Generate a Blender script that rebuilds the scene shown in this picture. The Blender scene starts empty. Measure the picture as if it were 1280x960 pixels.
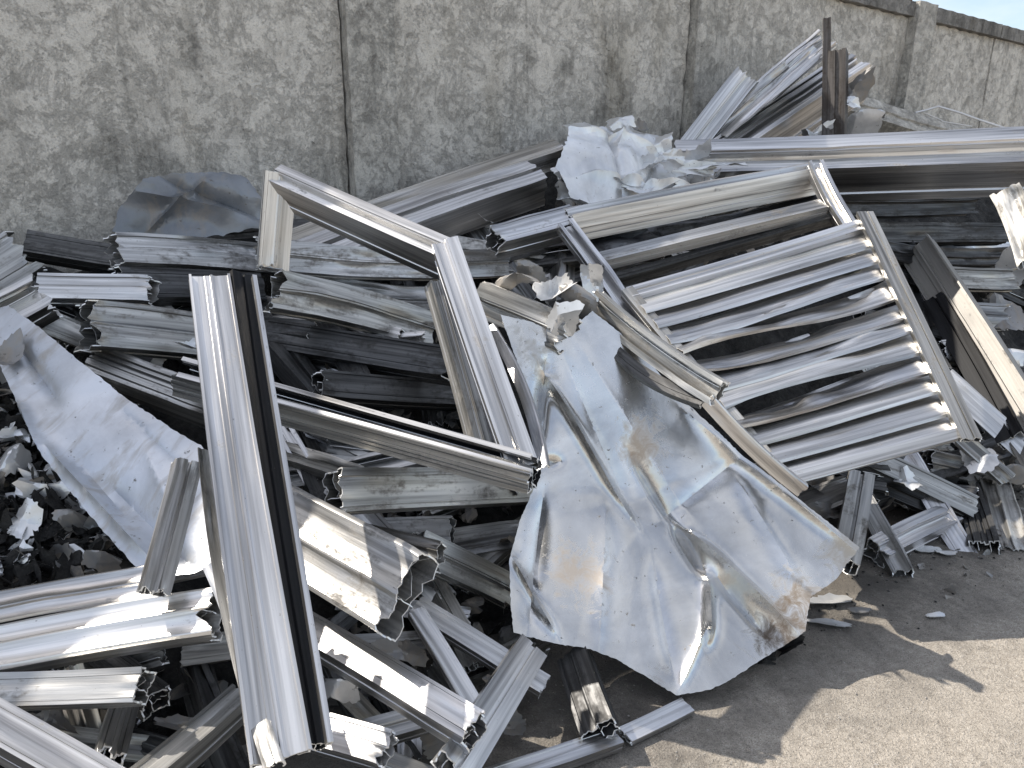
import bpy, math, random
import numpy as np
from mathutils import Vector, Matrix
from mathutils.geometry import delaunay_2d_cdt

R = math.radians
S = bpy.context.scene
COL = S.collection

# ------------------------------------------------------------------ camera
PITCH, F, CH = R(17), 950.0, 1.65
cam = bpy.data.cameras.new('camera'); co = bpy.data.objects.new('camera', cam); COL.objects.link(co)
co.location = (0, 0, CH); co.rotation_euler = (R(90) - PITCH, 0, 0)
cam.sensor_width = 36; cam.lens = F / 1280 * 36; cam.clip_start = .05; cam.clip_end = 1500
S.camera = co

# ------------------------------------------------------------------ light
SUN_EL = R(46)
SH = Vector((.90, -.43, 0)).normalized()            # direction in which shadows fall on the ground
w = bpy.data.worlds.new('World'); S.world = w; w.use_nodes = True
nt = w.node_tree; nt.nodes.clear()
out = nt.nodes.new('ShaderNodeOutputWorld'); bg = nt.nodes.new('ShaderNodeBackground')
sky = nt.nodes.new('ShaderNodeTexSky'); sky.sky_type = 'NISHITA'; sky.sun_disc = False
sky.sun_elevation = SUN_EL
sky.sun_rotation = math.atan2(-SH.x, -SH.y)
sky.air_density = 1.0; sky.dust_density = 1.2; sky.ozone_density = 1.2
tc = nt.nodes.new('ShaderNodeTexCoord'); mp = nt.nodes.new('ShaderNodeMapping'); mp.inputs['Scale'].default_value = (1, 1, 2.6); mp.inputs['Location'].default_value = (3.1, 1.7, .4)
nz = nt.nodes.new('ShaderNodeTexNoise'); nz.inputs['Scale'].default_value = 2.4; nz.inputs['Detail'].default_value = 9; nz.inputs['Roughness'].default_value = .58
rp = nt.nodes.new('ShaderNodeValToRGB'); rp.color_ramp.elements[0].position = .40; rp.color_ramp.elements[1].position = .72
rp.color_ramp.elements[0].color = (.14, .14, .14, 1); rp.color_ramp.elements[1].color = (.85, .85, .85, 1)
mx = nt.nodes.new('ShaderNodeMix'); mx.data_type = 'RGBA'; mx.inputs['B'].default_value = (6.2, 6.2, 6.2, 1)
for a, b in ((tc.outputs['Generated'], mp.inputs[0]), (mp.outputs[0], nz.inputs['Vector']), (nz.outputs['Fac'], rp.inputs[0]),
             (rp.outputs[0], mx.inputs['Factor']), (sky.outputs[0], mx.inputs['A']), (mx.outputs['Result'], bg.inputs[0]), (bg.outputs[0], out.inputs[0])):
    nt.links.new(a, b)
bg.inputs[1].default_value = .12
sl = bpy.data.lights.new('sun', 'SUN'); sl.energy = 4.3; sl.angle = R(.5); sl.color = (1, .93, .83)
so = bpy.data.objects.new('sun', sl); COL.objects.link(so)
ldir = Vector((SH.x * math.cos(SUN_EL), SH.y * math.cos(SUN_EL), -math.sin(SUN_EL)))
so.rotation_euler = ldir.to_track_quat('-Z', 'Y').to_euler(); so.location = (-6, 6, 8)
S.view_settings.view_transform = 'Standard'; S.view_settings.look = 'None'
S.view_settings.exposure = .76; S.view_settings.gamma = 1

# ------------------------------------------------------------------ place geometry
CAM = Vector((0, 0, CH))
FW = Vector((0, math.cos(PITCH), -math.sin(PITCH))); UP = Vector((0, math.sin(PITCH), math.cos(PITCH))); RT = Vector((1, 0, 0))
W0 = Vector((-.907, 4.4, 0)); WD = Vector((.85, .527, 0)).normalized(); WN = Vector((WD.y, -WD.x, 0))   # wall base line, direction, normal to the yard
BAY = 2.5
def wall_h(s): return 3.09 - .05 * max(-4, min(14, s))     # the top line sinks slightly to the right
def smooth(a, b, x):
    t = min(1, max(0, (x - a) / (b - a))); return t * t * (3 - 2 * t)
def heap_h(n, s):
    H = 1.42 + .55 * smooth(-1.2, 2.0, s)
    return H * max(0.0, 1 - max(n, 0) / 2.75)
def ray(px, py): return FW + RT * ((px - 640) / F) + UP * ((480 - py) / F)
def at(px, py, d): return CAM + ray(px, py) * d
def surf_depth(px, py):
    r = ray(px, py); d = .8
    while d < 14:
        p = CAM + r * d; q = p - W0; n = q.dot(WN); s = q.dot(WD)
        if n < .22 or p.z < heap_h(n, s): return d
        d += .01
    return d
def P(px, py, lift=0.0): return at(px, py, surf_depth(px, py) - lift)
def gnd(px, py, z=0.0):
    r = ray(px, py); return CAM + r * ((z - CH) / r.z)

def tag(o, label=None, cat=None, group=None, kind=None):
    if label: o['label'] = label
    if cat: o['category'] = cat
    if group: o['group'] = group
    if kind: o['kind'] = kind
    return o
def link(name, me, mat, M=None, parent=None):
    if mat is not None: me.materials.append(mat)
    o = bpy.data.objects.new(name, me); COL.objects.link(o)
    M = M or Matrix.Identity(4)
    if parent is not None:
        o.parent = parent; M = Matrix.Translation(parent.location).inverted() @ M
    o.matrix_basis = M
    return o
def empty(name, loc):
    o = bpy.data.objects.new(name, None); o.empty_display_size = .1; COL.objects.link(o); o.location = loc; return o
def sharp(me, ang=32):
    me.polygons.foreach_set('use_smooth', [True] * len(me.polygons)); me.set_sharp_from_angle(angle=R(ang))

# ------------------------------------------------------------------ materials
class NT:
    def __init__(s, name):
        s.m = bpy.data.materials.new(name); s.m.use_nodes = True; s.t = s.m.node_tree; s.t.nodes.clear()
        s.o = s.n('ShaderNodeOutputMaterial'); s.b = s.n('ShaderNodeBsdfPrincipled'); s.l(s.b.outputs[0], s.o.inputs[0])
        s.tc = s.n('ShaderNodeTexCoord'); s.oi = s.n('ShaderNodeObjectInfo')
    def n(s, k): return s.t.nodes.new(k)
    def l(s, a, b): s.t.links.new(a, b)
    def vec(s, scale, rnd=True, coord='Object'):
        m = s.n('ShaderNodeMapping'); m.inputs['Scale'].default_value = scale; s.l(s.tc.outputs[coord], m.inputs[0])
        if rnd:
            k = s.n('ShaderNodeMath'); k.operation = 'MULTIPLY'; k.inputs[1].default_value = 57.0; s.l(s.oi.outputs['Random'], k.inputs[0])
            s.l(k.outputs[0], m.inputs['Location'])
        return m.outputs[0]
    def noise(s, v, scale, detail=4, rough=.55, dist=0):
        k = s.n('ShaderNodeTexNoise'); k.inputs['Scale'].default_value = scale; k.inputs['Detail'].default_value = detail
        k.inputs['Roughness'].default_value = rough; k.inputs['Distortion'].default_value = dist; s.l(v, k.inputs['Vector']); return k.outputs['Fac']
    def ramp(s, f, stops):
        r = s.n('ShaderNodeValToRGB'); e = r.color_ramp.elements
        while len(e) < len(stops): e.new(.5)
        for k, (p, c) in zip(e, stops):
            k.position = p; k.color = (c, c, c, 1) if not isinstance(c, tuple) else (*c, 1)
        s.l(f, r.inputs[0]); return r.outputs[0]
    def mix(s, f, a, b, mode='MIX'):
        m = s.n('ShaderNodeMix'); m.data_type = 'RGBA'; m.blend_type = mode
        for v, i in ((f, 'Factor'), (a, 'A'), (b, 'B')):
            if isinstance(v, (int, float)) and i == 'Factor': m.inputs[i].default_value = v
            elif isinstance(v, tuple): m.inputs[i].default_value = (*v, 1)
            else: s.l(v, m.inputs[i])
        return m.outputs['Result']
    def math(s, op, a, b=None):
        m = s.n('ShaderNodeMath'); m.operation = op; m.use_clamp = False
        for i, v in enumerate((a, b)):
            if v is None: continue
            if isinstance(v, (int, float)): m.inputs[i].default_value = v
            else: s.l(v, m.inputs[i])
        return m.outputs[0]
    def bump(s, h, strength, dist=.01):
        b = s.n('ShaderNodeBump'); b.inputs['Strength'].default_value = strength; b.inputs['Distance'].default_value = dist
        s.l(h, b.inputs['Height']); s.l(b.outputs[0], s.b.inputs['Normal']); return b
    def set(s, **k):
        for a, v in k.items():
            i = s.b.inputs[a.replace('_', ' ')]
            if isinstance(v, (int, float)): i.default_value = v
            elif isinstance(v, tuple): i.default_value = (*v, 1)
            else: s.l(v, i)

def alu(name, c1, c2, metal, r0, r1, dirt=.62, dirtcol=(.10, .085, .07)):
    """extruded metal: streaks along local X, scattered grime patches"""
    m = NT(name)
    st = m.noise(m.vec((1.2, 70, 70)), 1.0, 5, .6)
    st2 = m.noise(m.vec((.8, 14, 14)), 1.0, 3, .5)
    fac = m.math('MULTIPLY_ADD', st, .6); m.t.nodes[-1].inputs[2].default_value = 0
    mixf = m.math('ADD', m.math('MULTIPLY', st, .55), m.math('MULTIPLY', st2, .55))
    col = m.mix(m.ramp(mixf, [(.40, 0.0), (.68, 1.0)]), c1, c2)
    tint = m.mix(m.oi.outputs['Random'], (.84, .85, .88), (1.0, .985, .96))
    col = m.mix(1.0, col, tint, 'MULTIPLY')
    d1 = m.noise(m.vec((3.0, 9, 9)), 1.6, 8, .68, .4)
    d2 = m.noise(m.vec((60, 60, 60)), 1.0, 3, .6)
    dd = m.math('ADD', m.math('MULTIPLY', d1, .8), m.math('MULTIPLY', d2, .2))
    dm = m.ramp(dd, [(dirt - .04, 0.0), (dirt + .09, .85)])
    sp = m.ramp(m.noise(m.vec((18, 40, 40)), 3.0, 3, .6), [(.70, 0.0), (.76, .7)])
    dm2 = m.math('MAXIMUM', dm, sp)
    col = m.mix(dm2, col, dirtcol)
    m.set(Base_Color=col, Metallic=m.math('SUBTRACT', metal, m.math('MULTIPLY', dm2, metal * .85)),
          Roughness=m.math('ADD', m.math('MULTIPLY', st2, r1 - r0), m.math('ADD', m.math('MULTIPLY', dm2, .3), r0)))
    h = m.math('ADD', m.math('MULTIPLY', st, .45), m.math('ADD', m.math('MULTIPLY', d1, .35), m.noise(m.vec((5, 12, 12)), 1.0, 2)))
    m.bump(h, .25, .006)
    return m.m
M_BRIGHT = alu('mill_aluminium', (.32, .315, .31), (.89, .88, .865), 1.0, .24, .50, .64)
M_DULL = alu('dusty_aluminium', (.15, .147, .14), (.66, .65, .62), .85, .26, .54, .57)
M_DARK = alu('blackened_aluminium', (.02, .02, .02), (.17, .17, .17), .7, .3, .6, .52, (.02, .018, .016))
M_WHITE = alu('bleached_aluminium', (.26, .255, .245), (.80, .79, .77), .75, .22, .5, .55, (.08, .07, .06))
M_BLACK = alu('black_and_shade_tone', (.008, .008, .009), (.030, .031, .034), .0, .45, .6, .78, (.08, .075, .07))  # also paints shade into the frame channel and the upright's side
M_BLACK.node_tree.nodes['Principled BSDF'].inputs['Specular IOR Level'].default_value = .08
M_STEEL = alu('weathered_steel', (.035, .031, .029), (.12, .108, .10), .4, .45, .7, .5, (.035, .026, .02))
M_TAUPE = alu('taupe_dusty_paint', (.20, .19, .175), (.33, .315, .29), .25, .45, .65, .62)
MATS = dict(taupe=M_TAUPE, bright=M_BRIGHT, dull=M_DULL, dark=M_DARK, white=M_WHITE, black=M_BLACK, steel=M_STEEL)

def sheet_mat(name, base, metal, rough, spots, stain=.6, bump=.25):
    """dented sheet metal: mottled, speckled with dirt, brown stains at the given object-space points"""
    m = NT(name)
    a = m.noise(m.vec((1, 1, 1), False), 3.2, 7, .62, .5); b = m.noise(m.vec((1, 1, 1), False), 42, 4, .6)
    col = m.mix(m.ramp(a, [(.36, 0.0), (.66, 1.0)]), tuple(x * .66 for x in base), base)
    streak = m.noise(m.vec((9, 2.2, 9), False), 1.5, 7, .66, .6)
    sm = m.ramp(streak, [(stain - .06, 0.0), (stain + .12, .62)])
    speck = m.ramp(b, [(.66, 0.0), (.72, .75)])
    col = m.mix(sm, col, (.33, .28, .22))
    col = m.mix(speck, col, (.10, .085, .07))
    mask = None
    for (p, r, c) in spots:
        v = m.n('ShaderNodeVectorMath'); v.operation = 'DISTANCE'; v.inputs[1].default_value = p; m.l(m.tc.outputs['Object'], v.inputs[0])
        f = m.math('ADD', m.math('DIVIDE', v.outputs['Value'], r * 1.15), m.math('MULTIPLY', m.math('SUBTRACT', m.noise(m.vec((1, 1, 1), False), 14, 8, .75, .8), .5), 4.0))
        k = m.ramp(f, [(.15, .8), (1.15, 0.0)])
        col = m.mix(k, col, c); mask = k if mask is None else m.math('MAXIMUM', mask, k)
    tot = m.math('MAXIMUM', sm, speck)
    if mask is not None: tot = m.math('MAXIMUM', tot, mask)
    m.set(Base_Color=col, Metallic=m.math('SUBTRACT', metal, m.math('MULTIPLY', tot, metal * .9)),
          Roughness=m.math('ADD', m.math('MULTIPLY', a, .22), m.math('ADD', m.math('MULTIPLY', tot, .3), rough)))
    h = m.math('ADD', m.math('MULTIPLY', b, .12), m.noise(m.vec((1, 1, 1), False), 9, 4, .55))
    m.bump(h, bump, .012)
    return m.m
M_FOIL = sheet_mat('crumpled_foil', (.90, .905, .91), .6, .25, [], .70, .3)
M_FOILD = sheet_mat('soiled_foil', (.36, .355, .35), .55, .35, [], .5, .4)
M_GLOOM = sheet_mat('shade_dark_scrap', (.13, .128, .125), .35, .4, [], .5, .4)  # base colour darkened to imitate the shade deep in the gaps

def concrete(name, light, dark, cut=.5, streaks=.5, world=True):
    m = NT(name); c = lambda sc: m.vec(sc, True)
    flake = m.ramp(m.noise(c((1, 1, .9)), 3.2, 14, .80, .35), [(.475, 0.0), (.515, 1.0)])
    flake2 = m.ramp(m.noise(c((1, 1, 1)), 11, 10, .80, .3), [(.55, 0.0), (.585, 1.0)])
    big = m.noise(c((1, 1, .8)), 1.9, 12, .74, .9)
    st = m.noise(c((9, 9, .55)), 1.0, 8, .62, .4)
    fine = m.noise(c((1, 1, 1)), 26, 8, .74, .3)
    mid = m.noise(c((1, 1, 1)), 7, 9, .72, .8)
    grit = m.noise(c((1, 1, 1)), 120, 3, .6)
    col = m.mix(m.ramp(m.math('ADD', m.math('MULTIPLY', mid, .6), m.math('MULTIPLY', fine, .45)), [(.43, 0.0), (.58, 1.0)]), dark, light)
    gate = m.noise(c((1, 1, 1)), .8, 4, .55)
    g1 = m.ramp(gate, [(.40, .06), (.60, .34)]); g2 = m.ramp(gate, [(.36, .50), (.58, .04)])
    col = m.mix(m.math('MULTIPLY', flake, g1), col, tuple(min(1, x * 1.22) for x in light))
    col = m.mix(m.math('MULTIPLY', flake2, g2), col, tuple(x * .66 for x in dark))
    drip = m.ramp(m.noise(c((14, 14, .35)), 1.0, 9, .7, .25), [(.58, 0.0), (.72, .42)])
    col = m.mix(drip, col, (.13, .122, .105))
    k = m.ramp(m.math('ADD', m.math('MULTIPLY', m.math('SUBTRACT', gate, .5), .55), m.math('ADD', m.math('MULTIPLY', big, .60), m.math('ADD', m.math('MULTIPLY', st, streaks), m.math('MULTIPLY', mid, .22)))), [(cut, 0.0), (cut + .15, .78)])
    col = m.mix(k, col, (.085, .08, .07))
    pit = m.ramp(m.math('ADD', m.noise(c((1, 1, .8)), 24, 8, .78, .5), m.math('MULTIPLY', m.math('SUBTRACT', gate, .5), .18)), [(.635, 0.0), (.70, .85)])
    col = m.mix(pit, col, (.05, .046, .04))
    och = m.ramp(m.noise(c((2.2, 2.2, .7)), 1.1, 4, .5), [(.60, 0.0), (.75, .35)])
    col = m.mix(och, col, (.33, .28, .19))
    col = m.mix(m.ramp(grit, [(.35, .25), (.5, 0.0)]), col, (.06, .06, .055))
    m.set(Base_Color=col, Roughness=.93, Metallic=0.0)
    h = m.math('SUBTRACT', m.math('ADD', m.math('MULTIPLY', m.math('SUBTRACT', flake, flake2), .35), m.math('ADD', m.math('MULTIPLY', mid, .8), m.math('ADD', m.math('MULTIPLY', fine, .6), m.math('MULTIPLY', grit, .15)))), m.math('MULTIPLY', pit, .6))
    m.bump(h, .7, .03)
    return m.m
M_CONC = concrete('weathered_render', (.74, .70, .63), (.50, .47, .42), .575, .30)
M_POST = concrete('weathered_post_concrete', (.62, .59, .53), (.37, .35, .315), .61, .40)
M_COPE = concrete('coping_concrete', (.33, .315, .29), (.20, .19, .175), .60, .5)

def ground_mat():
    m = NT('dusty_yard_ground'); v = m.vec((1, 1, 1), False)
    a = m.noise(v, 1.1, 8, .6); b = m.noise(v, 45, 7, .72); c = m.noise(v, 160, 4, .65); mid = m.noise(v, 6, 8, .68)
    col = m.mix(m.ramp(m.math('ADD', m.math('MULTIPLY', b, .65), m.math('MULTIPLY', c, .35)), [(.36, 0.0), (.62, 1.0)]), (.22, .192, .158), (.50, .45, .385))
    col = m.mix(m.ramp(a, [(.42, 0.0), (.62, .5)]), col, (.36, .325, .28))
    col = m.mix(m.ramp(m.noise(v, 70, 3, .6), [(.66, 0.0), (.70, .7)]), col, (.56, .54, .50))
    col = m.mix(m.ramp(m.noise(v, 210, 3, .7), [(.34, .8), (.45, 0.0)]), col, (.07, .062, .052))
    col = m.mix(m.ramp(m.noise(v, 320, 2, .6), [(.60, 0.0), (.66, .75)]), col, (.66, .61, .54))
    col = m.mix(m.ramp(m.noise(v, 28, 6, .8, 1.5), [(.68, 0.0), (.73, .7)]), col, (.09, .08, .068))
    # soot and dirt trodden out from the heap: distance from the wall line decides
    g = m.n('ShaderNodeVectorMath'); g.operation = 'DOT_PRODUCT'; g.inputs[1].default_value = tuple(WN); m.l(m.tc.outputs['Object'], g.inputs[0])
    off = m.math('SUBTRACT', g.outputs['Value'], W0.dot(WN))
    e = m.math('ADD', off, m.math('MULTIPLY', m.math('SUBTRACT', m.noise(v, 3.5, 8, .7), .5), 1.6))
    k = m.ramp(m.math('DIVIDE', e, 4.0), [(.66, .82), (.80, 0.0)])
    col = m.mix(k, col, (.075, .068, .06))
    m.set(Base_Color=col, Roughness=.92)
    m.bump(m.math('ADD', m.math('MULTIPLY', b, .7), m.math('ADD', m.math('MULTIPLY', mid, .35), m.math('MULTIPLY', c, .7))), .9, .014)
    return m.m
M_GROUND = ground_mat()
m = NT('heap_dirt_and_shade'); v = m.vec((1, 1, 1), False)
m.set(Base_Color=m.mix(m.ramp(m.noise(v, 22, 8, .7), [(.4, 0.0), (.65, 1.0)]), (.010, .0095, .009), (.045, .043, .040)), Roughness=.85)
m.bump(m.noise(v, 30, 8, .7), .9, .03); M_BED = m.m  # charred bits, and painted shade on the bed under the profiles
m = NT('grit'); m.set(Base_Color=m.mix(m.noise(m.vec((1, 1, 1), False), 9, 2), (.12, .11, .10), (.50, .47, .43)), Roughness=.9); M_GRIT = m.m
m = NT('plastic_film'); m.set(Base_Color=(.82, .84, .85), Roughness=.22, Metallic=0.0, Alpha=.55); M_FILM = m.m
m = NT('rusty_iron'); v = m.vec((1, 1, 1)); m.set(Base_Color=m.mix(m.noise(v, 20, 5), (.05, .03, .025), (.22, .12, .08)), Roughness=.85); M_RUST = m.m
m = NT('bare_torn_edge'); m.set(Base_Color=(.86, .86, .85), Metallic=.5, Roughness=.35); M_EDGE = m.m
M_WIRE = alu('white_wire', (.7, .7, .7), (.85, .85, .85), .1, .4, .6, .8)

# ------------------------------------------------------------------ extruded profiles
def arc(cx, cy, r, a0, a1, k):
    return [(cx + r * math.cos(R(a0 + (a1 - a0) * i / k)), cy + r * math.sin(R(a0 + (a1 - a0) * i / k))) for i in range(k + 1)]
# each section: list of (closed, points); +v is the main face
SEC = {
 'box': [(True, [(-.5, -.5), (-.2, -.5), (-.18, -.44), (.18, -.44), (.2, -.5), (.5, -.5), (.5, -.06), (.475, -.04), (.475, .04), (.5, .06), (.5, .5), (.44, .5), (.43, .46), (.39, .46), (.38, .5),
                 (-.28, .5), (-.29, .465), (-.33, .465), (-.34, .5), (-.5, .5), (-.5, .1), (-.47, .08), (-.47, -.08), (-.5, -.1)]),
         (False, [(.12, .47), (.12, -.42)]), (False, [(-.47, 0), (.1, 0)])],
 'step': [(True, [(-.5, -.5), (.5, -.5), (.5, -.2), (.46, -.18), (.46, -.02), (.5, 0), (.5, .5), (.08, .5), (.06, .46), (.02, .46), (0, .36), (-.06, .30), (-.40, .30), (-.42, .36), (-.5, .36), (-.5, -.1), (-.46, -.12), (-.46, -.3), (-.5, -.32)]),
          (False, [(0, .34), (0, -.47)]), (False, [(.02, 0), (.44, 0)])],
 'ribbed': [(True, [(-.5, -.5), (.5, -.5), (.5, .5), (.40, .5), (.37, .34), (.33, .34), (.30, .5), (.14, .5), (.12, .40), (.05, .40), (.03, .46), (-.02, .46), (-.04, .30), (-.16, .30), (-.18, .44), (-.26, .44), (-.28, .36), (-.32, .36), (-.34, .5), (-.5, .5), (-.5, .2), (-.45, .18), (-.45, -.18), (-.5, -.2)]),
            (False, [(.2, .4), (.2, -.47)]), (False, [(-.2, .4), (-.2, -.47)])],
 'flute': [(True, [(-.5, -.5), (.5, -.5), (.5, .42), (.46, .5)] + arc(.20, .78, .36, -48, -132, 8) + [(-.06, .50), (-.10, .40)] + arc(-.28, .64, .30, -58, -122, 6) + [(-.46, .40), (-.5, .34)]),
           (False, [(-.08, .42), (-.08, -.47)]), (False, [(-.06, -.1), (.48, -.1)])],
 'channel': [(False, [(-.30, .42), (-.30, .5), (-.5, .5), (-.5, .1), (-.46, .06), (-.5, .02), (-.5, -.5), (.5, -.5), (.5, .02), (.46, .06), (.5, .1), (.5, .5), (.36, .5), (.36, .42)]),
             (False, [(-.47, -.1), (.47, -.1)]), (False, [(.18, -.12), (.18, .2)])],
 'twin': [(True, [(-.5, -.5), (-.04, -.5), (-.04, -.1), (.04, -.1), (.04, -.5), (.5, -.5), (.5, .5), (.10, .5), (.08, .30), (-.08, .30), (-.10, .5), (-.5, .5)]),
          (False, [(.27, .47), (.27, -.47)]), (False, [(-.27, .47), (-.27, -.47)])],
 'angle': [(False, [(-.5, .42), (-.5, .5), (.46, .5), (.5, .46), (.5, -.44), (.44, -.5), (.36, -.5)]), (False, [(-.1, .48), (-.1, .2), (0, .2)])],
 'flat': [(True, [(-.5, -.5), (.5, -.5), (.5, .5), (.2, .5), (.18, .2), (.08, .2), (.06, .5), (-.5, .5)])],
 'slat': [(False, [(-.50, -.5), (-.46, -.2), (-.36, .0), (-.22, .14), (-.05, .24), (.12, .28), (.28, .24), (.40, .12), (.44, .16), (.5, .16), (.5, -.15), (.44, -.2)])],
 'plate': [(True, [(-.5, -.5), (.5, -.5), (.5, .5), (.47, .5), (.46, .2), (.06, .2), (.05, .34), (.02, .34), (.01, .2), (-.12, .2), (-.14, .1), (-.47, .1), (-.48, .5), (-.5, .5)])],
 'post': [(True, [(-.5, -.5), (-.1, -.5), (-.1, -.2), (.1, -.2), (.1, -.5), (.5, -.5), (.5, .5), (.3, .5), (.28, .38), (-.1, .38), (-.12, .5), (-.5, .5)])],
}
def densify(pts, closed, step):
    o = []
    n = len(pts)
    for i in range(n if closed else n - 1):
        a, b = pts[i], pts[(i + 1) % n]
        k = max(1, int(math.hypot(b[0] - a[0], b[1] - a[1]) / step))
        for j in range(k): o.append((a[0] + (b[0] - a[0]) * j / k, a[1] + (b[1] - a[1]) * j / k))
    if not closed: o.append(pts[-1])
    return o
def wob(x, seed, f=1.0):
    r = np.random.RandomState(seed); y = np.zeros_like(x)
    for k in range(5):
        q = f * (1.7 ** k); y = y + np.sin(x * q * 6.283 * (.7 + .6 * r.rand()) + r.rand() * 6.283) / (1.45 ** k)
    return y / 2.4
SEED = [10]
def profile_mesh(name, path, W, H, sec, torn=(.5, .5), dent=.7, thick=.0045, twist=0.0):
    """path: Nx3 local points beginning at 0 with X the main direction; section width W along local Y, height H along local Z (main face +Z at z=0)"""
    SEED[0] += 1; sd = SEED[0]; rs = np.random.RandomState(sd)
    L = path[-1, 0]
    ns = max(6, min(60, int(L / .045) + 2))
    V, Fc, RIM = [], [], []
    xs = np.linspace(0, L, ns)
    # tighter stations at the torn ends
    e = min(.16, L * .2); xs = np.unique(np.concatenate([xs, np.linspace(0, e, 6), np.linspace(L - e, L, 6)]))
    py = np.interp(xs, path[:, 0], path[:, 1]); pz = np.interp(xs, path[:, 0], path[:, 2])
    dentc = [(rs.uniform(.1, .9) * L, rs.uniform(.04, .13), rs.uniform(-.5, .5) * W, rs.uniform(.1, .35) * W, rs.choice([-1, 1], p=[.75, .25]) * rs.uniform(.02, .07) * W * dent) for _ in range(int(2 + L * 4 * min(dent, 2)))]
    mirror = dent >= .7 and rs.rand() < .5
    for closed, pts in SEC[sec]:
        web = not closed and len(pts) <= 3
        if mirror: pts = [(-a_, b_) for a_, b_ in pts][::-1]
        q = densify(pts, closed, .085); q = np.array(q) * [W, H]; q[:, 1] -= H / 2
        n = len(q)
        prv = np.roll(q, 1, 0); nxt = np.roll(q, -1, 0)
        if not closed: prv[0] = 2 * q[0] - q[1]; nxt[-1] = 2 * q[-1] - q[-2]
        t1 = q - prv; t2 = nxt - q
        n1 = np.stack([t1[:, 1], -t1[:, 0]], 1); n2 = np.stack([t2[:, 1], -t2[:, 0]], 1)
        n1 /= np.linalg.norm(n1, axis=1)[:, None] + 1e-9; n2 /= np.linalg.norm(n2, axis=1)[:, None] + 1e-9
        nn = n1 + n2; ln = np.linalg.norm(nn, axis=1); nn = nn / np.maximum(ln, .6)[:, None] ** 2 * 2 * .5 * 2
        nn /= np.maximum(1, np.linalg.norm(nn, axis=1) / 1.4)[:, None]
        th = thick * (.6 if web else 1)
        rings = [q + nn * th / 2, q - nn * th / 2]
        per = np.concatenate([[0], np.cumsum(np.linalg.norm(np.diff(q, axis=0), axis=1))])
        offs = []
        for k, tv in enumerate(torn):
            w1 = wob(per / max(W, 1e-3), sd * 7 + k, .8); jag = rs.uniform(-1, 1, n)
            bite = np.zeros(n)
            for _ in range(rs.randint(2, 6)):
                c = rs.uniform(0, per[-1]); bite += np.exp(-((per - c) / (.08 * W)) ** 4) * rs.uniform(.2, .8)
            if closed:  # close the noise loop
                w1 = w1 + (w1[0] - w1[-1]) * per / per[-1]
            jag2 = np.repeat(rs.uniform(-1, 1, n // 3 + 1), 3)[:n]
            offs.append(tv * W * (.07 * w1 + .05 * jag + .06 * jag2 + .20 * bite + (rs.uniform(.0, .12) if web else 0)))
        base = len(V)
        m = len(xs)
        grid = np.zeros((2, m, n, 3))
        for si, ring in enumerate(rings):
            X = np.repeat(xs[:, None], n, 1)
            f0 = np.clip(1 - xs / e, 0, 1)[:, None] ** 1.3; f1 = np.clip(1 - (L - xs) / e, 0, 1)[:, None] ** 1.3
            Y = np.repeat(ring[None, :, 0], m, 0); Z = np.repeat(ring[None, :, 1], m, 0)
            # dents, crush and waviness
            for (cx, rx, cy, ry, am) in dentc:
                g = np.exp(-((X - cx) / rx) ** 2 - ((q[None, :, 0] - cy) / ry) ** 2)
                Z = Z + np.where(Z > -H * .5, am, -am * .3) * g
            Y = Y * (1 + .018 * dent * wob(xs, sd + 3, 1.3))[:, None]
            Z = Z + (.010 * dent * W * wob(xs + 3, sd + 5, 2.2))[:, None] * (np.sin(Y / W * 5 + sd))
            for ff, tv, k in ((f0, torn[0], 0), (f1, torn[1], 1)):
                r2 = np.random.RandomState(sd * 3 + k)
                cr = wob(per / max(W, 1e-3) * 1.0, sd * 5 + k, 1.4); cr2 = wob(per / max(W, 1e-3), sd * 5 + 9 + k, 1.7)
                if closed: cr = cr + (cr[0] - cr[-1]) * per / per[-1]; cr2 = cr2 + (cr2[0] - cr2[-1]) * per / per[-1]
                Y = Y + ff ** 2 * tv * .045 * W * cr[None, :]; Z = Z + ff ** 2 * tv * .055 * W * cr2[None, :]
            X = X + f0 * offs[0][None, :] - f1 * offs[1][None, :]
            tw = twist * (X / L - .5) + .02 * dent * wob(xs, sd + 8, .5)[:, None]
            c, s_ = np.cos(tw), np.sin(tw); zc = Z + H / 2
            Y, zc = Y * c - zc * s_, Y * s_ + zc * c; Z = zc - H / 2
            grid[si, :, :, 0] = X; grid[si, :, :, 1] = Y + py[:, None]; grid[si, :, :, 2] = Z + pz[:, None]
        V.extend(grid.reshape(-1, 3).tolist())
        idx = lambda si, i, j: base + si * m * n + i * n + (j % n)
        lim = n if closed else n - 1
        for i in range(m - 1):
            for j in range(lim):
                Fc.append((idx(0, i, j), idx(0, i, j + 1), idx(0, i + 1, j + 1), idx(0, i + 1, j)))
                Fc.append((idx(1, i, j), idx(1, i + 1, j), idx(1, i + 1, j + 1), idx(1, i, j + 1)))
        rim0 = len(Fc)
        for j in range(lim):
            Fc.append((idx(0, 0, j), idx(1, 0, j), idx(1, 0, j + 1), idx(0, 0, j + 1)))
            Fc.append((idx(0, m - 1, j), idx(0, m - 1, j + 1), idx(1, m - 1, j + 1), idx(1, m - 1, j)))
        if not closed:
            for i in range(m - 1):
                Fc.append((idx(0, i, 0), idx(0, i + 1, 0), idx(1, i + 1, 0), idx(1, i, 0)))
                Fc.append((idx(0, i, n - 1), idx(1, i, n - 1), idx(1, i + 1, n - 1), idx(0, i + 1, n - 1)))
        RIM.append((rim0, len(Fc)))
    me = bpy.data.meshes.new(name); me.from_pydata(V, [], Fc); me.update(); sharp(me, 28)
    mi = np.zeros(len(Fc), np.int32)
    for a_, b_ in RIM: mi[a_:b_] = 1
    return me, mi

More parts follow.
